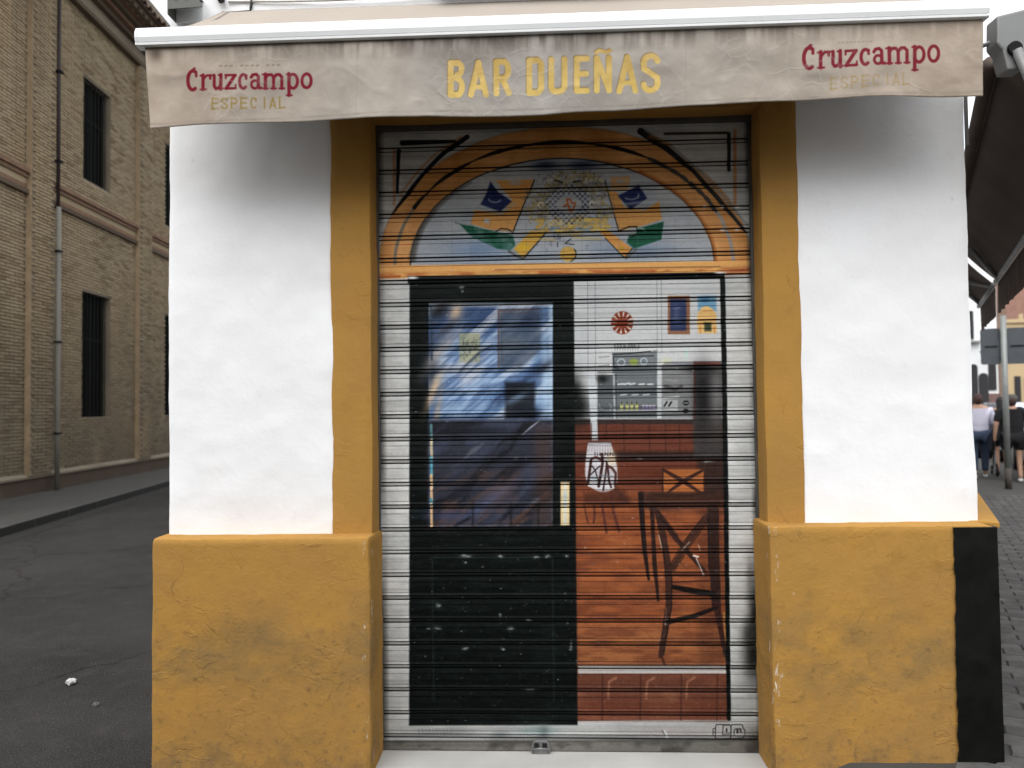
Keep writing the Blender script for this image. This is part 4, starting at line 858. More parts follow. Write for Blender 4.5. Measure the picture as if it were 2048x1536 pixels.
uvl.data.foreach_set('uv', np.stack([(co[li, 0]-x0)/(x1-x0), (co[li, 2]-z0)/(z1-z0)], -1).ravel())
sol = o.modifiers.new('solid', 'SOLIDIFY'); sol.thickness = .0012
# front bar: rounded extrusion with two grooves
fp = [(-.372,3.166),(-.380,3.170),(-.381,3.178),(-.3785,3.180),(-.381,3.182),(-.386,3.20),(-.386,3.222),(-.381,3.231),(-.3785,3.233),(-.380,3.235),(-.374,3.244),(-.350,3.247),(-.330,3.240),(-.325,3.200),(-.335,3.166)]
BX0, BX1 = -1.676, 1.782
m_ = MB(); m_.prism(fp, BX0, BX1, axis='x')
o = m_.build('front_bar', ALU, awn); ap(o)
for x in (BX0, BX1):
    m_ = MB(); m_.prism([(y*1.0-.001*(y < -.36), z) for y, z in fp], x-(.012 if x < 0 else -.0005), x+(-.0005 if x < 0 else .012), axis='x'); ap(m_.build('end_cap', ALU, awn, bevel=.002))
# sloping canvas from the bar up to the wall tube, sagging a little
m_ = MB(); NX2, NY2 = 90, 14; FX0, FX1 = -1.62, 1.74; vs = []
for i in range(NX2+1):
    for j in range(NY2+1):
        t = j/NY2; x = FX0+(FX1-FX0)*i/NX2; sag = math.sin(t*math.pi)*(.012+.004*math.sin(x*7)); ed = .05*t*(1-i/NX2) if i < 3 else 0
        vs.append((x+ed+.09*t*max(0, 1-i/8.), -.345+.335*t, 3.240+.265*t-sag))
fs = [(i*(NY2+1)+j, (i+1)*(NY2+1)+j, (i+1)*(NY2+1)+j+1, i*(NY2+1)+j+1) for i in range(NX2) for j in range(NY2)]
m_.add(vs, fs); o = m_.build('canvas', FABRIC_IN, awn, smooth=True); ap(o); sm = o.modifiers.new('solid', 'SOLIDIFY'); sm.thickness = .0015
# roller tube on the wall with brackets
m_ = MB(); m_.tube([(FX0+.07, -.040, 3.425), (FX1, -.040, 3.425)], .024, 12); ap(m_.build('roller_tube', ALU, awn, smooth=True))
for x, w in ((-1.70, .13), (1.70, .10)):
    m_ = MB(); m_.box((x,-.012,3.455),(x+w,-.002,3.56)); br = ap(m_.build('wall_bracket', ALU, awn, bevel=.002))
    m_ = MB(); m_.prism([(x,3.555),(x+w,3.555),(x+w+.03,3.49),(x,3.485)], -.085, -.080); m_.box((x,-.085,3.552),(x+w,-.002,3.558)); m_.box((x-.004,-.085,3.46),(x,-.002,3.56))
    o = m_.build('bracket_plate', simple('bracket_grey', (.10,.10,.09), .5), br)
    for hx_ in (.035, .085):
        m_ = MB(); m_.tube([(x+hx_,-.0885,3.533),(x+hx_,-.084,3.533)], .009, 10); o = m_.build('bolt', ALU, br)
# folding arms under the canvas
for x, sgn in ((-1.35, 1), (1.45, -1)):
    m_ = MB(); m_.tube([(x,-.06,3.40),(x+.45*sgn,-.12,3.33)], .018, 8); m_.tube([(x+.45*sgn,-.12,3.33),(x+.12*sgn,-.34,3.19)], .016, 8); ap(m_.build('arm', ALU, awn, smooth=True))

# cables on the wall above the awning
WIRE = simple('black_cable', (.015,.014,.014), .5); WIREL = simple('painted_cable', (.40,.38,.35), .7)
m_ = MB(); m_.tube([(-1.345+.003*i*i*0+ .02*math.sin(i*.7)*.3, -.012, 3.60-i*.02) for i in range(6)]+[(-1.48,-.016,3.49)], .006, 6)
tag(m_.build('cable', WIRE, smooth=True), 'thin black cable dropping to the awning bracket, beside a thicker plug', 'cable')
m_ = MB(); m_.tube([(-1.55,-.02,3.72),(-1.50,-.024,3.62),(-1.487,-.026,3.575),(-1.475,-.026,3.545)], [.010,.012,.018,.016], 8)
tag(m_.build('cable_connector', WIRE, smooth=True), 'thick black cable plug hanging above the awning at the left', 'connector')
m_ = MB(); m_.tube([(-1.45+ i*.12, -.012, 3.548-.010*math.sin(i/10*math.pi)+random.uniform(-.002,.002)) for i in range(11)], .0045, 6)
tag(m_.build('cable', WIREL, smooth=True), 'long thin whitewashed cable running along the wall above the awning', 'cable')

# ------------------------------------------------------------------ the brick building across the left street
bb = empty('brick_building', wp(0, 0, 0), label='tall old brick building across the street with barred windows', cat='building')
def bp(o, par=None):
    o.parent = par or bb
    if par is None: o.matrix_parent_inverse = Matrix.Translation(-bb.location)
    return o
def mat_brick(dark=0., name='old_brick'):
    g = NG(name); rnd = g.n('NewGeometry').outputs['Random Per Island']; oi = g.n('ObjectInfo').outputs['Random']; s_ = g.math('FRACT', g.math('ADD', rnd, oi)); p = g.pos()
    col = g.mix(g.ramp(s_, 0, .5), (.25,.195,.120), (.32,.26,.168)); col = g.mix(g.ramp(s_, .6, 1), col, (.165,.118,.070))
    big = g.noise(p, .35, 5, .6); col = g.mix(g.ramp(big, .42, .62, 0, .5), col, (.30,.215,.125))
    z = g.n('SeparateXYZ', {0: g.n('NewGeometry').outputs['Position']}).outputs['Z']
    damp = g.math('MULTIPLY', g.ramp(z, 4.8, .6), g.ramp(g.noise(g.pos((1,1,.5)), 1.1, 5), .22, .50))
    col = g.mix(g.math('MULTIPLY', damp, .72), col, (.085,.068,.050)); col = g.mix(g.ramp(g.noise(g.pos((1,1,.15)), 1.3, 5), .50, .75, 0, .5), col, (.11,.088,.068))
    if dark: col = g.mix(dark, col, (.05,.035,.028))  # mixes the brick darker for base, mouldings and cornice
    return g.out(col, .92, g.bump(g.noise(p, 60, 3), .4, .004), spec=.15)
BRICK = mat_brick(); BRICKD = mat_brick(.78, 'dark_brick'); BRICKR = simple('red_brick_course', (.17,.10,.062), .9, var=.3, scale=8, bump=.4); PILM = simple('lit_pilaster_side', (.31,.225,.135), .92, var=.25, scale=3, bump=.4)
MORTAR = simple('lime_mortar', (.185,.152,.110), .95, var=.25, scale=1.2, bump=.5)
Mw = Matrix(((wnv.x, wd.x, 0, W0.x), (wnv.y, wd.y, 0, W0.y), (0, 0, 1, 0), (0, 0, 0, 1)))    # local: x out of the wall, y along, z up
HB = 11.0; S0, S1 = -7.5, 16
bays = [-8.66, -4.58, -.5, 3.58, 7.66, 11.74]
wins = []
for b in bays:
    if b+1.08 < S0 or b > S1: continue
    wins += [(b-.03, b+1.17, 1.52, 4.23), (b-.02, b+1.15, 6.67, 8.90)]
# backing wall (mortar) with true openings: strips between the windows
m_ = MB()
zc = [-.05, 1.52, 4.23, 6.67, 8.90, 12.3]
for zi in range(5):
    z0, z1 = zc[zi], zc[zi+1]; cur = S0
    if zi in (1, 3):
        for w_ in [w for w in wins if abs(w[2]-z0) < .01]:
            if w_[0] > cur: m_.box((-.24, cur, z0), (-.010, w_[0], z1), M=Mw)
            cur = max(cur, w_[1])
    m_.box((-.5, cur, z0), (-.010, S1, z1), M=Mw)
bp(m_.build('wall', MORTAR))
m_ = MB(); m_.box((-9, S0, -.05), (-.9, S1, 12.2), M=Mw); bp(m_.build('wall_core', GAP))
# bricks
BL, BH, JT = .245, .052, .012
brick_mesh = None; nb = 0; joined = MB()
pils = [(-10.38+.0, -9.64), (-6.30, -5.56), (-2.47, -1.78), (1.86, 2.50), (5.94, 6.68), (10.02, 10.76), (14.1, 14.84)]
cand = []
row = 0; z = .50
while z < 10.25:
    off = (row % 2)*(BL+JT)/2; s_ = -4.2+off
    while s_ < 8.5:
        c0, c1 = s_, s_+BL
        inw = False
        for (a, b, za, zb) in wins:
            if z+BH > za+.01 and z < zb-.01:
                if c0 >= a-.02 and c1 <= b+.02: inw = True
                elif c0 < a < c1: c1 = a
                elif c0 < b < c1: c0 = b
        band = (5.74 < z+BH/2 < 6.22) and not any(a-.05 < (c0+c1)/2 < b+.05 for a, b in pils)
        if not inw and c1-c0 > .05 and not band:
            out = .125 if any(a <= (c0+c1)/2 <= b for a, b in pils) else 0
            if out: 
                for a, b in pils:
                    if a <= (c0+c1)/2 <= b: c0 = max(c0, a+.002); c1 = min(c1, b-.002)
            cand.append((c0, c1, z, out))
        s_ += BL+JT
    z += BH+JT; row += 1
def brick_prism(l, h, d=.022, r_=.004):
    q_ = MB(); a = l/2; b = h/2
    q_.add([(0,-a,-b),(0,a,-b),(0,a,b),(0,-a,b),(d,-a+r_,-b+r_),(d,a-r_,-b+r_),(d,a-r_,b-r_),(d,-a+r_,b-r_)], [(4,5,6,7),(0,1,5,4),(1,2,6,5),(2,3,7,6),(3,0,4,7)]); return q_
# pick the 300 bricks that show largest: whole ones nearest the camera inside the frame
def inframe(c_):
    v = Mw @ Vector((.02, (c_[0]+c_[1])/2, c_[2])); px = projpx(np.array([list(v)]))[0]; return px[0] > 2 and 0 < px[1] < 1000
whole = [c_ for c_ in cand if abs(c_[1]-c_[0]-BL) < .001 and c_[3] == 0 and inframe(c_)]
whole.sort(key=lambda c_: (Mw @ Vector((0, c_[0], c_[2]))-CAM).length); pick = set(whole[:295])
for c_ in cand:
    jx = random.uniform(-.006, .006); q_ = (c_[0]+c_[1])/2
    M = Mw @ Matrix.Translation((c_[3]-.012+jx, q_, c_[2]+BH/2)) @ Matrix.Rotation(random.uniform(-.012,.012), 4, 'X')
    if c_ in pick:
        if brick_mesh is None: o = brick_prism(BL, BH).build('brick', BRICK); brick_mesh = o.data
        else: o = bpy.data.objects.new('brick', brick_mesh); C.objects.link(o)
        o.parent = bb; o.matrix_parent_inverse = Matrix.Translation(-bb.location); o.matrix_basis = M; nb += 1
    else:
        k = brick_prism(c_[1]-c_[0], BH); joined.add([M @ Vector(p_) for p_ in k.v], k.f)
tag(bp(joined.build('brickwork', BRICK)), kind='stuff')
for a, b in pils:
    if b < S0 or a > S1: continue
    m_ = MB(); m_.box((-.01, a+.004, .45), (.112, b-.004, 10.25), M=Mw); o = bp(m_.build('pilaster', MORTAR))
    m_ = MB(); m_.box((.0, a-.006, .46), (.110, a+.004, 10.24), M=Mw); bp(m_.build('pilaster_edge', PILM))  # pilaster side facing the viewer, its lit tone put into the colour
# plinth course, string courses, cornice
m_ = MB(); m_.box((-.01, S0, -.05), (.05, S1, .40), M=Mw); bp(m_.build('base', BRICKD), None)
m_ = MB(); m_.prism([(.0,.40),(.085,.40),(.09,.44),(.0,.50)], S0, S1, axis='y', M=Mw @ Matrix.Identity(4)); 
bp(m_.build('base_moulding', MORTAR))
segs = []
edges = [(a, b) for a, b in pils]
for (a, b), (c_, d_) in zip(edges[:-1], edges[1:]): segs.append((max(b, S0), c_))
for a, b in segs:
    if b < S0: continue
    for z0, z1, o_, mt in ((5.74,5.83,.075,BRICKD),(5.83,5.93,.03,BRICKR),(5.93,6.05,.02,BRICK),(6.05,6.13,.055,BRICKR),(6.13,6.21,.10,BRICKR)):
        m_ = MB(); m_.box((-.012, a+.003, z0+.002), (o_, b-.016, z1-.002), M=Mw); bp(m_.build('string_course', mt), None)
for z0, z1, o_, mt in ((10.22,10.32,.15,BRICKD),(10.32,10.68,.03,MORTAR),(10.68,10.78,.16,BRICKD),(10.78,10.86,.28,BRICKR),(10.86,10.94,.40,BRICKD),(10.94,11.02,.52,BRICKR),(11.02,11.09,.64,BRICKD)):
    m_ = MB(); m_.box((-.012, S0, z0), (o_, S1, z1-.003), M=Mw); bp(m_.build('cornice', mt))
# dentils in the cornice and tiles along the eaves
m_ = MB(); s_ = -5.0
TILE = simple('roof_tile_clay', (.10,.062,.045), .9, var=.45, scale=5, bump=.4)
s_ = -5.0; dent = None
while s_ < 10:
    if dent is None: dm = MB(); dm.box((0, 0, 0), (.12, .13, .10)); o = dm.build('dentil', BRICKD); dent = o.data; 
    else: o = bpy.data.objects.new('dentil', dent); C.objects.link(o)
    o.parent = bb; o.matrix_parent_inverse = Matrix.Translation(-bb.location); o.matrix_basis = Mw @ Matrix.Translation((.53, s_, 10.93)); s_ += .27
s_ = -5.0; tm = None
while s_ < 10:
    if tm is None:
        q_ = MB(); n = 8; L_ = 1.3; vs = []
        for t, rr in ((0, .105), (L_, .085)):
            for k in range(n+1):
                a = math.pi*k/n; vs.append((-t+0, math.cos(a)*rr, math.sin(a)*rr*.9+t*.42)); 
            for k in range(n+1):
                a = math.pi*k/n; vs.append((-t, math.cos(a)*(rr-.018), math.sin(a)*(rr-.018)*.9+t*.42))
        m1 = n+1; fs = [(k, k+1, 2*m1+k+1, 2*m1+k) for k in range(n)]+[(m1+k+1, m1+k, 3*m1+k, 3*m1+k+1) for k in range(n)]+[(k+1, k, m1+k, m1+k+1) for k in range(n)]
        q_.add(vs, fs); o = q_.build('roof_tile', TILE); tm = o.data
    else: o = bpy.data.objects.new('roof_tile', tm); C.objects.link(o)
    o.parent = bb; o.matrix_parent_inverse = Matrix.Translation(-bb.location); o.matrix_basis = Mw @ Matrix.Translation((.80+random.uniform(-.02,.02), s_, 11.10+random.uniform(-.012,.012))); s_ += .245
m_ = MB(); m_.prism([(.72,11.09),(.72,11.12),(-9,15.2),(-9,11.09)], S0, S1, axis='y', M=Mw); bp(m_.build('roof', TILE))
# windows
DGW = simple('dark_green_wood', (.010,.013,.009), .9, spec=.05)
PANE = simple('black_glass', (.004,.0045,.0035), .8, var=.4, scale=2, bump=.05, spec=.04)
for k, (a, b, z0, z1) in enumerate(wins):
    m_ = MB(); m_.box((-.22, a-.02, z0-.02), (-.18, b+.02, z1+.02), M=Mw); w_ = bp(m_.build('window', PANE))
    m_ = MB()
    for s_ in (a+.04, (a+b)/2, b-.04): m_.box((-.18, s_-.03, z0), (-.15, s_+.03, z1), M=Mw)
    m_.box((-.18, a, z0+(z1-z0)*.62), (-.155, b, z0+(z1-z0)*.62+.07), M=Mw)
    bp(m_.build('frame', DGW), w_)
    if -5 < a < 5:
        for i in range(1, 8):
            s_ = a+(b-a)*i/8; m_ = MB(); m_.tube([Mw @ Vector((-.05, s_, z0)), Mw @ Vector((-.05, s_, z1))], .011, 5)
            bp(m_.build('window_bar', DARKM), w_)
for o in bb.children_recursive:
    pass
# downpipes
m_ = MB(); m_.tube([Mw @ Vector((.17, -1.72, 10.7)), Mw @ Vector((.17, -1.72, 5.70))], .036, 8); o1 = m_.build('upper_pipe', simple('rusty_dark_pipe', (.035,.024,.024), .6, .2), smooth=True)
dp = empty('downpipe', tuple(Mw @ Vector((.17, -1.72, 0))), label='two-part downpipe on the brick wall, dark above and pale grey below', cat='pipe')
o1.parent = dp; o1.matrix_parent_inverse = Matrix.Translation(-dp.location)
m_ = MB(); m_.tube([Mw @ Vector((.18, -1.72, 5.70)), Mw @ Vector((.18, -1.72, 1.9)), Mw @ Vector((.18, -1.72, .12))], .046, 10); o2 = m_.build('lower_pipe', simple('pale_grey_pipe', (.165,.155,.128), .6, var=.25, scale=1.5), smooth=True)
o2.parent = dp; o2.matrix_parent_inverse = Matrix.Translation(-dp.location)
for z in (1.2, 3.0, 4.8, 6.6, 8.4, 10.0):
    m_ = MB(); m_.box((.10, -1.78, z), (.235, -1.66, z+.04), M=Mw); o3 = m_.build('pipe_clip', DARKM); o3.parent = dp; o3.matrix_parent_inverse = Matrix.Translation(-dp.location)
# paper litter on the road
def blob(name, loc, r_, mat, seed, sq=(1, 1, .6)):
    bm = bmesh.new(); bmesh.ops.create_icosphere(bm, subdivisions=3, radius=r_)
    for v in bm.verts:
        n_ = mnoise.noise(v.co*(2.2/r_)+Vector((seed, 0, 0))); v.co = v.co*(1+.45*n_+.35*mnoise.noise(v.co*(6/r_))); v.co.x *= sq[0]; v.co.y *= sq[1]; v.co.z *= sq[2]
    me = bpy.data.meshes.new(name); bm.to_mesh(me); bm.free(); me.materials.append(mat); o = bpy.data.objects.new(name, me); C.objects.link(o); o.location = loc; return o
PAPER = simple('white_paper', (.50,.49,.47), .8, bump=.3)
tag(blob('paper_litter', (-2.87, 1.03, .016), .029, PAPER, 3), 'small crumpled white paper lying on the grey road', 'litter')
tag(blob('pebble', (-2.52, .72, .006), .018, simple('grey_pebble', (.11,.11,.105), .9), 9), 'small grey stone on the road near the ochre corner', 'stone')

# ------------------------------------------------------------------ right-hand side street: canopies
CANV = simple('brown_canvas', (.115,.092,.078), .95, var=.2, scale=3, bump=.4, spec=.1)
CANV2 = simple('brown_valance', (.10,.075,.062), .95, var=.3, scale=5, bump=.4, spec=.1)
ARMM = simple('grey_arm_paint', (.20,.20,.195), .45, .2, .15)
BRK = (1.945, -.26, 3.115)
def canopy(a0, a1, label, head=False):
    t = empty('street_awning', rp(a0, .05, 3.12), label=label, cat='awning', group='brown awnings along the right side wall')
    inv = Matrix.Translation(-t.location)
    def put(o): o.parent = t; o.matrix_parent_inverse = inv; return o
    m_ = MB(); vs = []; n = 24; k = 8
    for i in range(n+1):
        for j in range(k+1):
            al = a0+(a1-a0)*i/n; u_ = j/k; vs.append(rp(al, .12+.34*u_, 3.12-.40*u_-math.sin(u_*math.pi)*.02))
    m_.add(vs, [(i*(k+1)+j, (i+1)*(k+1)+j, (i+1)*(k+1)+j+1, i*(k+1)+j+1) for i in range(n) for j in range(k)])
    o = put(m_.build('canvas', CANV, smooth=True)); s_ = o.modifiers.new('solid', 'SOLIDIFY'); s_.thickness = .003
    m_ = MB(); n = int((a1-a0)*24); vs = []
    for i in range(n+1):
        al = a0+(a1-a0)*i/n
        for j in range(5): vs.append(rp(al, .462+.006*math.sin(al*21)*j/4, 2.70-(.265+.014*abs(math.sin(al*9)))*j/4))
    m_.add(vs, [(i*5+j, (i+1)*5+j, (i+1)*5+j+1, i*5+j+1) for i in range(n) for j in range(4)])
    o = put(m_.build('valance', CANV2, smooth=True)); s_ = o.modifiers.new('solid', 'SOLIDIFY'); s_.thickness = .002
    m_ = MB(); m_.tube([rp(a0-.02, .45, 2.725), rp(a1+.02, .45, 2.725)], .022, 8); put(m_.build('front_rail', ARMM, smooth=True))
    m_ = MB(); m_.tube([rp(a0+(.2 if head else 0), .10, 3.12), rp(a1, .10, 3.12)], .035, 10); put(m_.build('roller_tube', CANV, smooth=True))
    m_ = MB(); m_.box((-.02,-.02,-.02),(.02,.02,.02), M=Matrix.Translation(rp(a1, .45, 2.715))); put(m_.build('end_cap', simple('pale_cap', (.55,.58,.50), .5), bevel=.006))
    for aa, bb_ in (() if head else ((a0+.10, a0+.7),))+((a1-.15, a1-.8),):
        m_ = MB(); m_.tube([rp(aa, .10, 3.02), rp(bb_, .22, 2.88)], .020, 8); m_.tube([rp(bb_, .22, 2.88), rp(aa+(.05 if aa < bb_ else -.05), .44, 2.72)], .020, 8); put(m_.build('arm', ARMM, smooth=True))
    if head:
        # shoulder bracket at the near end
        m_ = MB(); c0 = Vector(BRK)
        Mh = Matrix.Translation(c0)
        m_.prism([(a_*.86, b_*.92) for a_, b_ in [(-.085,.105),(.06,.135),(.085,.02),(.07,-.08),(.03,-.14),(-.045,-.14),(-.065,-.05),(-.09,-.02)]], -.04, .04, M=Mh)
        h_ = put(m_.build('shoulder_bracket', ARMM, bevel=.008))
        m_ = MB(); m_.tube([c0+Vector((-.012,-.055,-.045)), c0+Vector((-.012,-.035,-.045))], .028, 14); o = m_.build('pivot', DARKM, h_, smooth=False)
        m_ = MB(); m_.tube([c0+Vector((-.010,-.055,-.055)), c0+Vector((.06,-.07,-.27)), c0+Vector((.16,-.09,-.58))], .019, 10); put(m_.build('strut', ARMM, smooth=True))
        m_ = MB(); m_.tube([c0+Vector((-.06,0,.01)), c0+Vector((-.16,.16,.02))], .010, 8); put(m_.build('wall_rod', ARMM, smooth=True))
    return t
canopy(-.22, 4.1, 'nearest dark brown awning on the right side wall, with grey shoulder bracket', True)
canopy(4.35, 6.1, 'second brown awning behind the near one, above the road sign')
# conduit beside the corner
m_ = MB(); m_.box((.0, .06, 2.80), (.014, .10, 3.5), M=Mr); tag(m_.build('conduit', simple('grey_conduit', (.13,.125,.115), .7)), 'grey conduit on the side wall just round the right corner', 'conduit')
# balcony edge high up at right
m_ = MB(); m_.box((.12, .30, 3.66), (1.3, .55, 3.78), M=Mr); tag(m_.build('balcony_slab', simple('dark_red_paint', (.05,.035,.04), .8), bevel=.01), 'dark balcony slab overhead at the top right corner', 'balcony')

# ------------------------------------------------------------------ road sign seen from the back
sp = empty('road_sign', (7.987, 9.813, ZR), label='road sign on a grey pole, seen from behind', cat='sign')
m_ = MB(); m_.tube([(0,0,.35),(0,0,3.0)], .047, 12); m_.build('pole', simple('pole_grey', (.24,.25,.235), .5, .3, .15), sp, smooth=True)
m_ = MB(); m_.tube([(0,0,0),(0,0,.36)], .052, 12); m_.build('pole_foot', simple('rusty_foot', (.06,.05,.042), .8), sp, smooth=True)
PLATE = simple('grey_sign_back', (.075,.082,.088), .55, .3, .12)
az = math.atan2(7.987, 9.813+3.36)
Mp = Matrix.Rotation(-az*.6, 4, 'Z')
for x0, x1 in ((-.335, -.035), (.05, .36)):
    m_ = MB(); r_ = .04; z0, z1 = 2.16, 2.79; pts = []
    for cx, cz, a0 in ((x1-r_, z1-r_, 0), (x0+r_, z1-r_, 90), (x0+r_, z0+r_, 180), (x1-r_, z0+r_, 270)):
        for k in range(5): a = R(a0+k*22.5); pts.append((cx+r_*math.cos(a), cz+r_*math.sin(a)))
    m_.prism(pts, .06, .08, M=Mp); pn = m_.build('sign_panel', PLATE, sp)
    m_ = MB(); m_.box((x0+.06,.048,2.46),(x1-.05,.06,2.485), M=Mp); m_.build('stiffener', DARKM, pn)
for z in (2.28, 2.66): m_ = MB(); m_.box((-.07,.040,z),(.07,.0595,z+.04), M=Mp); m_.build('clamp', PLATE, sp)

# ------------------------------------------------------------------ people walking away
def skin_obj(name, chain, edges, mat, parent, sub=2):
    me = bpy.data.meshes.new(name); me.from_pydata([c_[0] for c_ in chain], edges, []); me.materials.append(mat)
    o = bpy.data.objects.new(name, me); C.objects.link(o)
    o.modifiers.new('skin', 'SKIN')
    for i, c_ in enumerate(chain):
        r_ = c_[1]; me.skin_vertices[0].data[i].radius = (r_, r_) if not isinstance(r_, tuple) else r_
    me.skin_vertices[0].data[0].use_root = True
    s_ = o.modifiers.new('sub', 'SUBSURF'); s_.levels = sub; s_.render_levels = sub
    me.polygons.foreach_set('use_smooth', [True]*len(me.polygons)); o.modifiers['skin'].use_smooth_shade = True
    if parent is not None: o.parent = parent
    return o
SKIN = simple('skin', (.42,.25,.17), .6, var=.06)
def person(loc, face, H, label, top, topname, bottom, bottomname, hair, shoe, long_trousers, stride=.16, long_hair=False, arm_fwd=False, hat=None, stout=1.0):
    """standing height H; local +Y is the walking direction; the figure is one skinned body, clothes are shells over it"""
    t = empty('person', loc, face, label=label, cat='person', group='people walking away down the side street')
    k = H/1.70; w = stout
    J = {'pel': (0,0,.93), 'waist': (0,0,1.05), 'chest': (0,.01,1.25), 'neck0': (0,0,1.42), 'neck': (0,.01,1.49), 'head': (0,.03,1.58), 'crown': (0,.02,1.655)}
    for s_, nm in ((-1, 'l'), (1, 'r')):
        st = stride*s_
        J['hip'+nm] = (.095*s_*w, 0, .88); J['kn'+nm] = (.10*s_, st*.45+.03, .49); J['an'+nm] = (.10*s_, st-.03*(s_ < 0), .10 if s_ > 0 else .12); J['to'+nm] = (.105*s_, st+.13, .045 if s_ > 0 else .04)
        J['sh'+nm] = (.17*s_*w, 0, 1.38); 
        if arm_fwd: J['el'+nm] = (.23*s_*w, .02, 1.12); J['wr'+nm] = (.19*s_, .25, 1.02); J['ha'+nm] = (.185*s_, .33, 1.02)
        else: J['el'+nm] = (.235*s_*w, -.02-st*.25, 1.12); J['wr'+nm] = (.25*s_*w, .06-st*.5, .88); J['ha'+nm] = (.25*s_*w, .08-st*.55, .79)
    J = {a: Vector(b)*k for a, b in J.items()}
    def ch(names, rads, edg): 
        ids = {n_: i for i, n_ in enumerate(names)}
        return [(J[n_], (r_ if isinstance(r_, tuple) else (r_, r_))) for n_, r_ in zip(names, rads)], [(ids[a], ids[b]) for a, b in edg]
    names = ['pel','waist','chest','neck0','neck','head','crown','hipl','knl','anl','tol','hipr','knr','anr','tor','shl','ell','wrl','hal','shr','elr','wrr','har']
    rads = [(.13*w,.10),(.12*w,.09),(.14*w,.10),.075,.052,(.085,.10),(.06,.07),.085,.055,.038,.03,.085,.055,.038,.03,.06,.042,.03,.028,.06,.042,.03,.028]
    edg = [('pel','waist'),('waist','chest'),('chest','neck0'),('neck0','neck'),('neck','head'),('head','crown'),('pel','hipl'),('hipl','knl'),('knl','anl'),('anl','tol'),('pel','hipr'),('hipr','knr'),('knr','anr'),('anr','tor'),('neck0','shl'),('shl','ell'),('ell','wrl'),('wrl','hal'),('neck0','shr'),('shr','elr'),('elr','wrr'),('wrr','har')]
    c_, e_ = ch(names, rads, edg); skin_obj('body', c_, e_, SKIN, t)
    # top
    J['hem'] = Vector((0,0,.86))*k
    for nm in 'lr': J['slv'+nm] = J['sh'+nm].lerp(J['el'+nm], .85 if not arm_fwd else 1.0); J['fwd'+nm] = J['el'+nm].lerp(J['wr'+nm], .8)
    tn = ['chest','waist','hem','neck0','shl','slvl','shr','slvr']+(['fwdl','fwdr'] if arm_fwd else [])
    tr = [(.175*w,.135),(.16*w,.125),(.175*w,.14),.10,.088,.068,.088,.068]+([.055,.055] if arm_fwd else [])
    te = [('chest','waist'),('waist','hem'),('chest','neck0'),('neck0','shl'),('shl','slvl'),('neck0','shr'),('shr','slvr')]+([('slvl','fwdl'),('slvr','fwdr')] if arm_fwd else [])
    c_, e_ = ch(tn, tr, te); skin_obj(topname, c_, e_, top, t)
    # trousers or shorts
    for nm in 'lr': J['cuff'+nm] = J['kn'+nm].lerp(J['an'+nm], .93) if long_trousers else J['hip'+nm].lerp(J['kn'+nm], .72)
    bn = ['pel','hipl','cuffl','hipr','cuffr']+(['knl','knr'] if long_trousers else []); br = [(.165*w,.135),.115,.062 if long_trousers else .105,.115,.062 if long_trousers else .105]+([.078,.078] if long_trousers else [])
    be = [('pel','hipl'),('pel','hipr')]+([('hipl','knl'),('knl','cuffl'),('hipr','knr'),('knr','cuffr')] if long_trousers else [('hipl','cuffl'),('hipr','cuffr')])
    c_, e_ = ch(bn, br, be); skin_obj(bottomname, c_, e_, bottom, t)
    # hair: a cap over the back of the head, with a fall down the back when long
    bm = bmesh.new(); bmesh.ops.create_icosphere(bm, subdivisions=3, radius=1)
    for v in bm.verts:
        n_ = 1+.05*mnoise.noise(v.co*3); v.co = Vector((v.co.x*.088*n_, v.co.y*.104*n_-.005, v.co.z*.118*n_+1.595))*k
    bmesh.ops.delete(bm, geom=[f for f in bm.faces if f.calc_center_median().y > .045*k and f.calc_center_median().z < 1.645*k], context='FACES')
    if long_hair:
        r2 = bmesh.ops.create_icosphere(bm, subdivisions=3, radius=1)
        for v in r2['verts']: v.co = Vector((v.co.x*.085*(1+.08*mnoise.noise(v.co*4)), v.co.y*.045-.075, v.co.z*.19+1.46))*k
    me = bpy.data.meshes.new('hair'); bm.to_mesh(me); bm.free(); me.materials.append(hair); me.polygons.foreach_set('use_smooth', [True]*len(me.polygons))
    o = bpy.data.objects.new('hair', me); C.objects.link(o); o.parent = t
    if hat:
        m_ = MB(); n = 14
        for (z0, r0_), (z1, r1_) in (((1.63,.108),(1.67,.104)),((1.67,.104),(1.705,.082)),((1.705,.082),(1.725,.04)),((1.725,.04),(1.73,.005))):
            vs = [(r_*math.cos(2*math.pi*i/n)*k, .01+r_*math.sin(2*math.pi*i/n)*k, z*k) for z, r_ in ((z0, r0_), (z1, r1_)) for i in range(n)]
            m_.add(vs, [(i, (i+1) % n, n+(i+1) % n, n+i) for i in range(n)])
        m_.build('cap', hat, t, smooth=True, merge=True)
    for nm in 'lr':
        J['s0'+nm] = J['an'+nm]+Vector((0,-.02,-.045)); J['s1'+nm] = J['to'+nm]+Vector((0,.02,.0)); J['s0'+nm].z = max(.045, J['s0'+nm].z-.02)
        c_, e_ = ch(['s0'+nm, 's1'+nm], [(.048,.05),(.042,.035)], [('s0'+nm, 's1'+nm)]); skin_obj('shoe', c_, e_, shoe, t)
    return t
WCL = simple('pale_lilac_cotton', (.60,.58,.68), .9, var=.06); JEAN = simple('blue_denim', (.035,.050,.085), .9, var=.2); BLK = simple('black_cotton', (.010,.010,.011), .95); HBR = simple('brown_hair', (.05,.025,.02), .7); HBK = simple('black_hair', (.010,.008,.009), .6)
SHW = simple('white_trainers', (.62,.61,.60), .6); SHD = simple('dark_trainers', (.03,.03,.03), .7); CAPM = simple('grey_brown_cap', (.085,.078,.070), .9)
fa = -a26
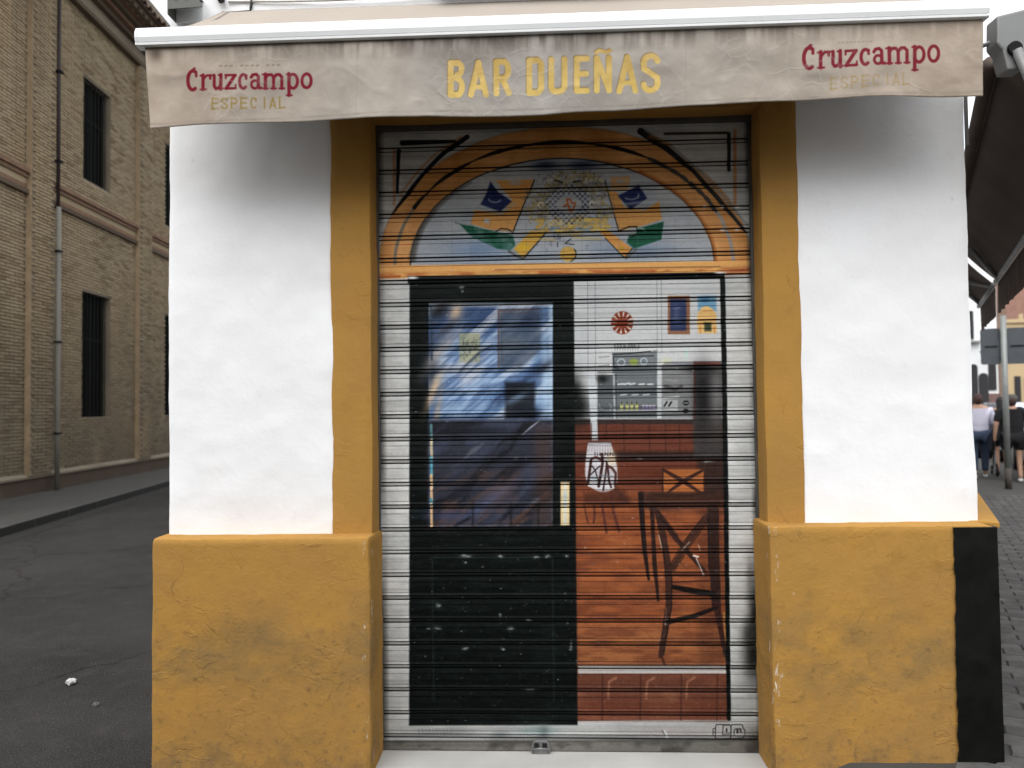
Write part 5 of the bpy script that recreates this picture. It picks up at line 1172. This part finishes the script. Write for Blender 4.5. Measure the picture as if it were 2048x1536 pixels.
person((8.55, 11.62, ZR), fa, 1.66, 'person in a pale lilac top and jeans pushing a stroller', WCL, 'top', JEAN, 'jeans', HBR, SHW, True, arm_fwd=True, stout=1.1)
person((9.36, 12.25, ZR), fa, 1.60, 'person with long dark hair in black top and shorts, left of the pole', BLK, 'top', BLK, 'shorts', HBK, SHD, False, stride=.12, long_hair=True, stout=1.08)
person((8.80, 10.98, ZR), fa, 1.62, 'person in grey cap, black tee and shorts, just right of the pole', BLK, 't_shirt', BLK, 'shorts', HBR, SHW, False, stride=-.13, hat=CAPM, stout=1.18)
# stroller pushed by the first walker
st = empty('stroller', (8.95, 12.25, ZR), fa, label='dark folding stroller pushed along the pavement by the lilac walker', cat='stroller')
RUB = simple('black_rubber', (.012,.012,.012), .8)
for x, y, r_ in ((-.24,-.18,.13),(.24,-.18,.13),(-.2,.42,.09),(.2,.42,.09)):
    m_ = MB(); m_.tube([(x-.018,y,r_),(x+.018,y,r_)], r_, 18); w_ = m_.build('wheel', RUB, st); m_ = MB(); m_.tube([(x-.022,y,r_),(x+.022,y,r_)], r_*.55, 14); m_.build('rim', STEEL, w_)
m_ = MB()
for s_ in (-1, 1): m_.tube([(s_*.22,.42,.10),(s_*.23,.05,.55),(s_*.22,-.35,1.0)], .014, 6); m_.tube([(s_*.23,-.18,.13),(s_*.23,.10,.55)], .014, 6)
m_.tube([(-.22,-.35,1.0),(.22,-.35,1.0)], .018, 6); m_.tube([(-.24,-.18,.13),(.24,-.18,.13)], .012, 6); m_.build('frame', STEEL, st, smooth=True)
m_ = MB(); m_.prism([(-.12,.95),(.12,1.02),(.34,.86),(.36,.66),(.30,.40),(.05,.33),(-.1,.5)], -.19, .19, axis='x'); m_.build('seat_hood', simple('dark_stroller_cloth', (.02,.02,.024), .9), st, bevel=.03)

# ------------------------------------------------------------------ cars along the kerb
GLASS = simple('car_glass', (.30,.36,.40), .08, var=.1, bump=0, spec=.8); TYRE = RUB
def car(al, out, paint, label):
    """local +Y forward along the street"""
    t = empty('parked_car', rp(al, out, ZR), -a26, label=label, cat='car', group='cars parked along the side street')
    prof = [(-2.05,.32),(-2.10,.55),(-2.06,.86),(-1.98,.95),(-1.20,.98),(.95,.94),(1.70,.86),(2.02,.70),(2.08,.45),(2.02,.28)]
    body = MB(); secs = [(-.86, .94, .0), (-.80, 1, .02), (.80, 1, .02), (.86, .94, 0)]
    n = len(prof); vs = []
    for x, sc_, dz in secs: vs += [(x, y*(.985 if abs(x) > .83 else 1), z if z > .5 else z+.0) for y, z in prof]
    fs = [tuple(range(n)), tuple(range(4*n-1, 3*n-1, -1))]
    for s_ in range(3): fs += [(s_*n+i, (s_+1)*n+i, (s_+1)*n+(i+1) % n, s_*n+(i+1) % n) for i in range(n)]
    body.add(vs, fs); b = body.build('body', paint, t, bevel=.035, smooth=True)
    cab = [(-1.92,.93),(-1.70,1.30),(-1.45,1.42),(-.2,1.47),(.35,1.40),(1.15,.93)]
    m_ = MB(); n = len(cab); vs = []
    for x, tp in ((-.80, 1), (.80, 1)): vs += [(x*(1-.16*(z-.93)/.54), y, z) for y, z in cab]
    m_.add(vs, [tuple(range(n)), tuple(range(2*n-1, n-1, -1))]+[(i, n+i, n+(i+1) % n, (i+1) % n) for i in range(n)]); m_.build('cabin', paint, t, bevel=.03, smooth=True)
    for s_ in (-1, 1):
        for p0 in ([(-1.60,.97),(-1.42,1.33),(-.62,1.39),(-.62,.97)], [(-.54,.97),(-.54,1.39),(.25,1.34),(.88,.97)]):
            m_ = MB(); m_.add([(s_*((.80*(1-.16*(z-.93)/.54))+.004), y, z) for y, z in p0], [(0,1,2,3)]); m_.build('side_window', GLASS, t)
    def pan(name, y0, z0, y1, z1, w0, w1, mt, dy):
        m_ = MB(); m_.add([(-w0,y0+dy,z0),(w0,y0+dy,z0),(w1,y1+dy,z1),(-w1,y1+dy,z1)], [(0,1,2,3)]); m_.build(name, mt, t)
    pan('rear_window', -1.895, .99, -1.72, 1.28, .70, .62, GLASS, -.012); pan('windscreen', 1.07, .98, .42, 1.37, .72, .62, GLASS, .02)
    for s_ in (-1, 1):
        m_ = MB(); m_.box((s_*.80-.07,-2.125,.68),(s_*.80+.05*1,-2.02,.90)); m_.build('tail_light', simple('red_lens', (.35,.02,.02), .2), t, bevel=.015)
        for y in (-1.30, 1.28):
            m_ = MB(); m_.tube([(s_*.70,y,.31),(s_*.885,y,.31)], .31, 22); w_ = m_.build('wheel', TYRE, t); m_ = MB(); m_.tube([(s_*.88,y,.31),(s_*.895,y,.31)], .19, 12); m_.build('rim', STEEL, w_)
        m_ = MB(); m_.box((s_*.96-.08,.62,.95),(s_*.96+.08,.72,1.06)); m_.build('mirror', paint, t, bevel=.02)
    m_ = MB(); m_.box((-.80,-2.16,.38),(.80,-2.02,.60)); m_.build('bumper', paint, t, bevel=.04)
    m_ = MB(); m_.box((-.26,-2.168,.62),(.26,-2.158,.73)); m_.build('number_plate', simple('plate_white', (.7,.7,.68), .4), t)
    return t
PS = simple('silver_car_paint', (.36,.38,.40), .3, .5, .05, bump=0); PWH = simple('white_car_paint', (.62,.70,.74), .25, 0, .04, bump=0); PBK = simple('dark_car_paint', (.03,.03,.034), .25, .2, bump=0)
car(14.6, 2.55, PS, 'silver car parked nearest, at the right edge of the frame')
car(19.6, 2.45, PWH, 'pale blue-white car parked behind the walkers')
car(24.8, 2.45, PBK, 'dark car parked farthest down the side street')

# ------------------------------------------------------------------ far buildings at the end of the side street
WP = simple('white_render_far', (.78,.78,.77), .9, var=.05, scale=.5); TAN = simple('tan_render', (.48,.36,.21), .9, var=.1, scale=.6); BROWNP = simple('brown_far_plinth', (.16,.095,.085), .9, var=.15); PINK = simple('pink_brick', (.36,.20,.15), .9, var=.2, scale=2); DKW = simple('dark_far_window', (.022,.020,.022), .5)
def fbox(par, name, a, b, mt, bevel=0): m_ = MB(); m_.box(a, b); return m_.build(name, mt, par, bevel=bevel)
def arched(par, name, xc, w, z0, z1, y, mt, d=.10, arch=True):
    pts = [(xc-w/2, z0), (xc+w/2, z0)]
    if arch: pts += [(xc+w/2*math.cos(R(a)), z1-w/2+w/2*math.sin(R(a))) for a in range(0, 181, 30)]
    else: pts += [(xc+w/2, z1), (xc-w/2, z1)]
    m_ = MB(); m_.prism(pts, y-d, y+.05); return m_.build(name, mt, par)
wb = empty('white_building', (19.3, 30, 0), R(-6), label='white rendered building with arched openings at the street end', cat='building')
fbox(wb, 'wall', (-9, 0, 0), (.62, 8, 8.6), WP); fbox(wb, 'plinth', (-9, -.05, 0), (.62, 0, 1.95), BROWNP); fbox(wb, 'corner_pilaster', (.62, -.08, 0), (.95, .6, 8.6), simple('brown_corner', (.20,.13,.095), .9))
fbox(wb, 'cornice', (-9, -.18, 8.6), (.95, 8, 8.8), simple('clay_cornice', (.30,.17,.10), .9))
arched(wb, 'door', -.02, .34, 0.1, 2.85, -.02, DKW); arched(wb, 'window', -.42, .30, 1.5, 3.25, -.02, DKW); arched(wb, 'window', .36, .30, 2.1, 3.35, .0, DKW, .06, False); arched(wb, 'window', -.46, .22, 4.35, 5.6, .0, DKW, .06, False)
arched(wb, 'window', -1.5, .5, 4.2, 6.0, .0, DKW, .06, False); arched(wb, 'window', -2.8, .5, 4.2, 6.0, .0, DKW, .06, False); arched(wb, 'window', -1.6, .5, 1.5, 3.2, -.02, DKW)
fbox(wb, 'balcony', (-.9, -.3, 4.2), (-.1, 0, 4.28), simple('balcony_grey', (.3,.3,.3), .8))
# row of unseen houses added behind the viewer to deepen the awning shade
for nm_, x0, x1, yy, hh, colr_, lab in (('a', -17, -4.2, -9.8, 8.4, (.42,.38,.32), 'long cream house added unseen across the street from the bar'), ('b', -4.2, 1.2, -9.3, 6.6, (.50,.48,.45), 'lower pale house with four windows, added unseen opposite the shutter'), ('c', 4.6, 15, -15, 6.0, (.40,.30,.22), 'brownish house set back beyond the junction, added unseen opposite the corner')):
    ob = empty('added_house', ((x0+x1)/2, yy, 0), label=lab, cat='building', group='unseen houses added across the street'); wdt = (x1-x0)/2
    fbox(ob, 'wall', (-wdt, -8, 0), (wdt, 0, hh), simple('added_house_render', colr_, .9)); fbox(ob, 'cornice', (-wdt, 0, hh-.2), (wdt, .22, hh+.05), TAN)
    n_ = max(2, int(wdt*2/2.7))
    for i in range(n_):
        for z in (1.0, 4.1): arched(ob, 'window', -wdt+(i+.5)*2*wdt/n_, .95, z, z+1.7, .0, DKW, -.02, False)
# lantern on the white building
lt = empty('wall_lantern', tuple(wb.matrix_basis @ Vector((0,0,0))), label='black iron lantern on a bracket on the far white building', cat='lantern')
lt.location = (19.05, 29.4, 3.62)
m_ = MB(); m_.tube([(.75,.25,-.20),(.3,.1,-.22),(0,0,-.18)], .02, 6); m_.build('bracket', DARKM, lt)
m_ = MB(); m_.prism([(-.09,-.14),(.09,-.14),(.15,.12),(-.15,.12)], -.1, .1); m_.build('glass', simple('lantern_glass', (.35,.35,.33), .2), lt)
m_ = MB(); m_.prism([(-.17,.12),(.17,.12),(.05,.24),(0,.32),(-.05,.24)], -.12, .12); m_.build('roof', DARKM, lt)
for x in (-.12, .12): m_ = MB(); m_.tube([(x*.75,-.1,-.14),(x*1.2,-.1,.12)], .014, 5); m_.build('bar', DARKM, lt)
tb = empty('tan_building', (26.3, 40, 0), R(-8), label='tan rendered building with dark doorways behind the road sign', cat='building')
fbox(tb, 'wall', (-.3, 0, 0), (7, 9, 6.05), TAN); fbox(tb, 'parapet', (-.4, -.12, 6.05), (7, .3, 6.25), TAN); fbox(tb, 'plinth', (-.3, -.06, 0), (7, 0, .9), BROWNP)
for xc, w, z0, z1 in ((.15,.35,3.9,5.4),(.62,.30,1.2,3.0),(1.15,.30,.2,2.9),(1.75,.42,3.7,5.5),(2.0,.5,.3,3.1),(2.9,.5,3.7,5.5),(3.2,.5,.3,3.1)): arched(tb, 'window', xc, w, z0, z1, .0, DKW, .07, False)
for x in (.9,): fbox(tb, 'finial', (x-.08, -.1, 6.25), (x+.08, .1, 6.55), TAN)
pt = empty('pink_tower', (32.75, 47.5, 0), R(-8), label='pinkish brick tower rising behind the tan building', cat='building')
fbox(pt, 'wall', (.0, 0, 0), (5, 5, 12.5), PINK)
for x, z in ((.7,8.2),(.7,10.2),(1.9,8.2),(1.9,10.2)): arched(pt, 'window', x, .45, z, z+1.1, .0, DKW, .07, True)
fbox(pt, 'cornice', (-.15,-.15,12.5), (5.1,5.1,12.8), PINK)
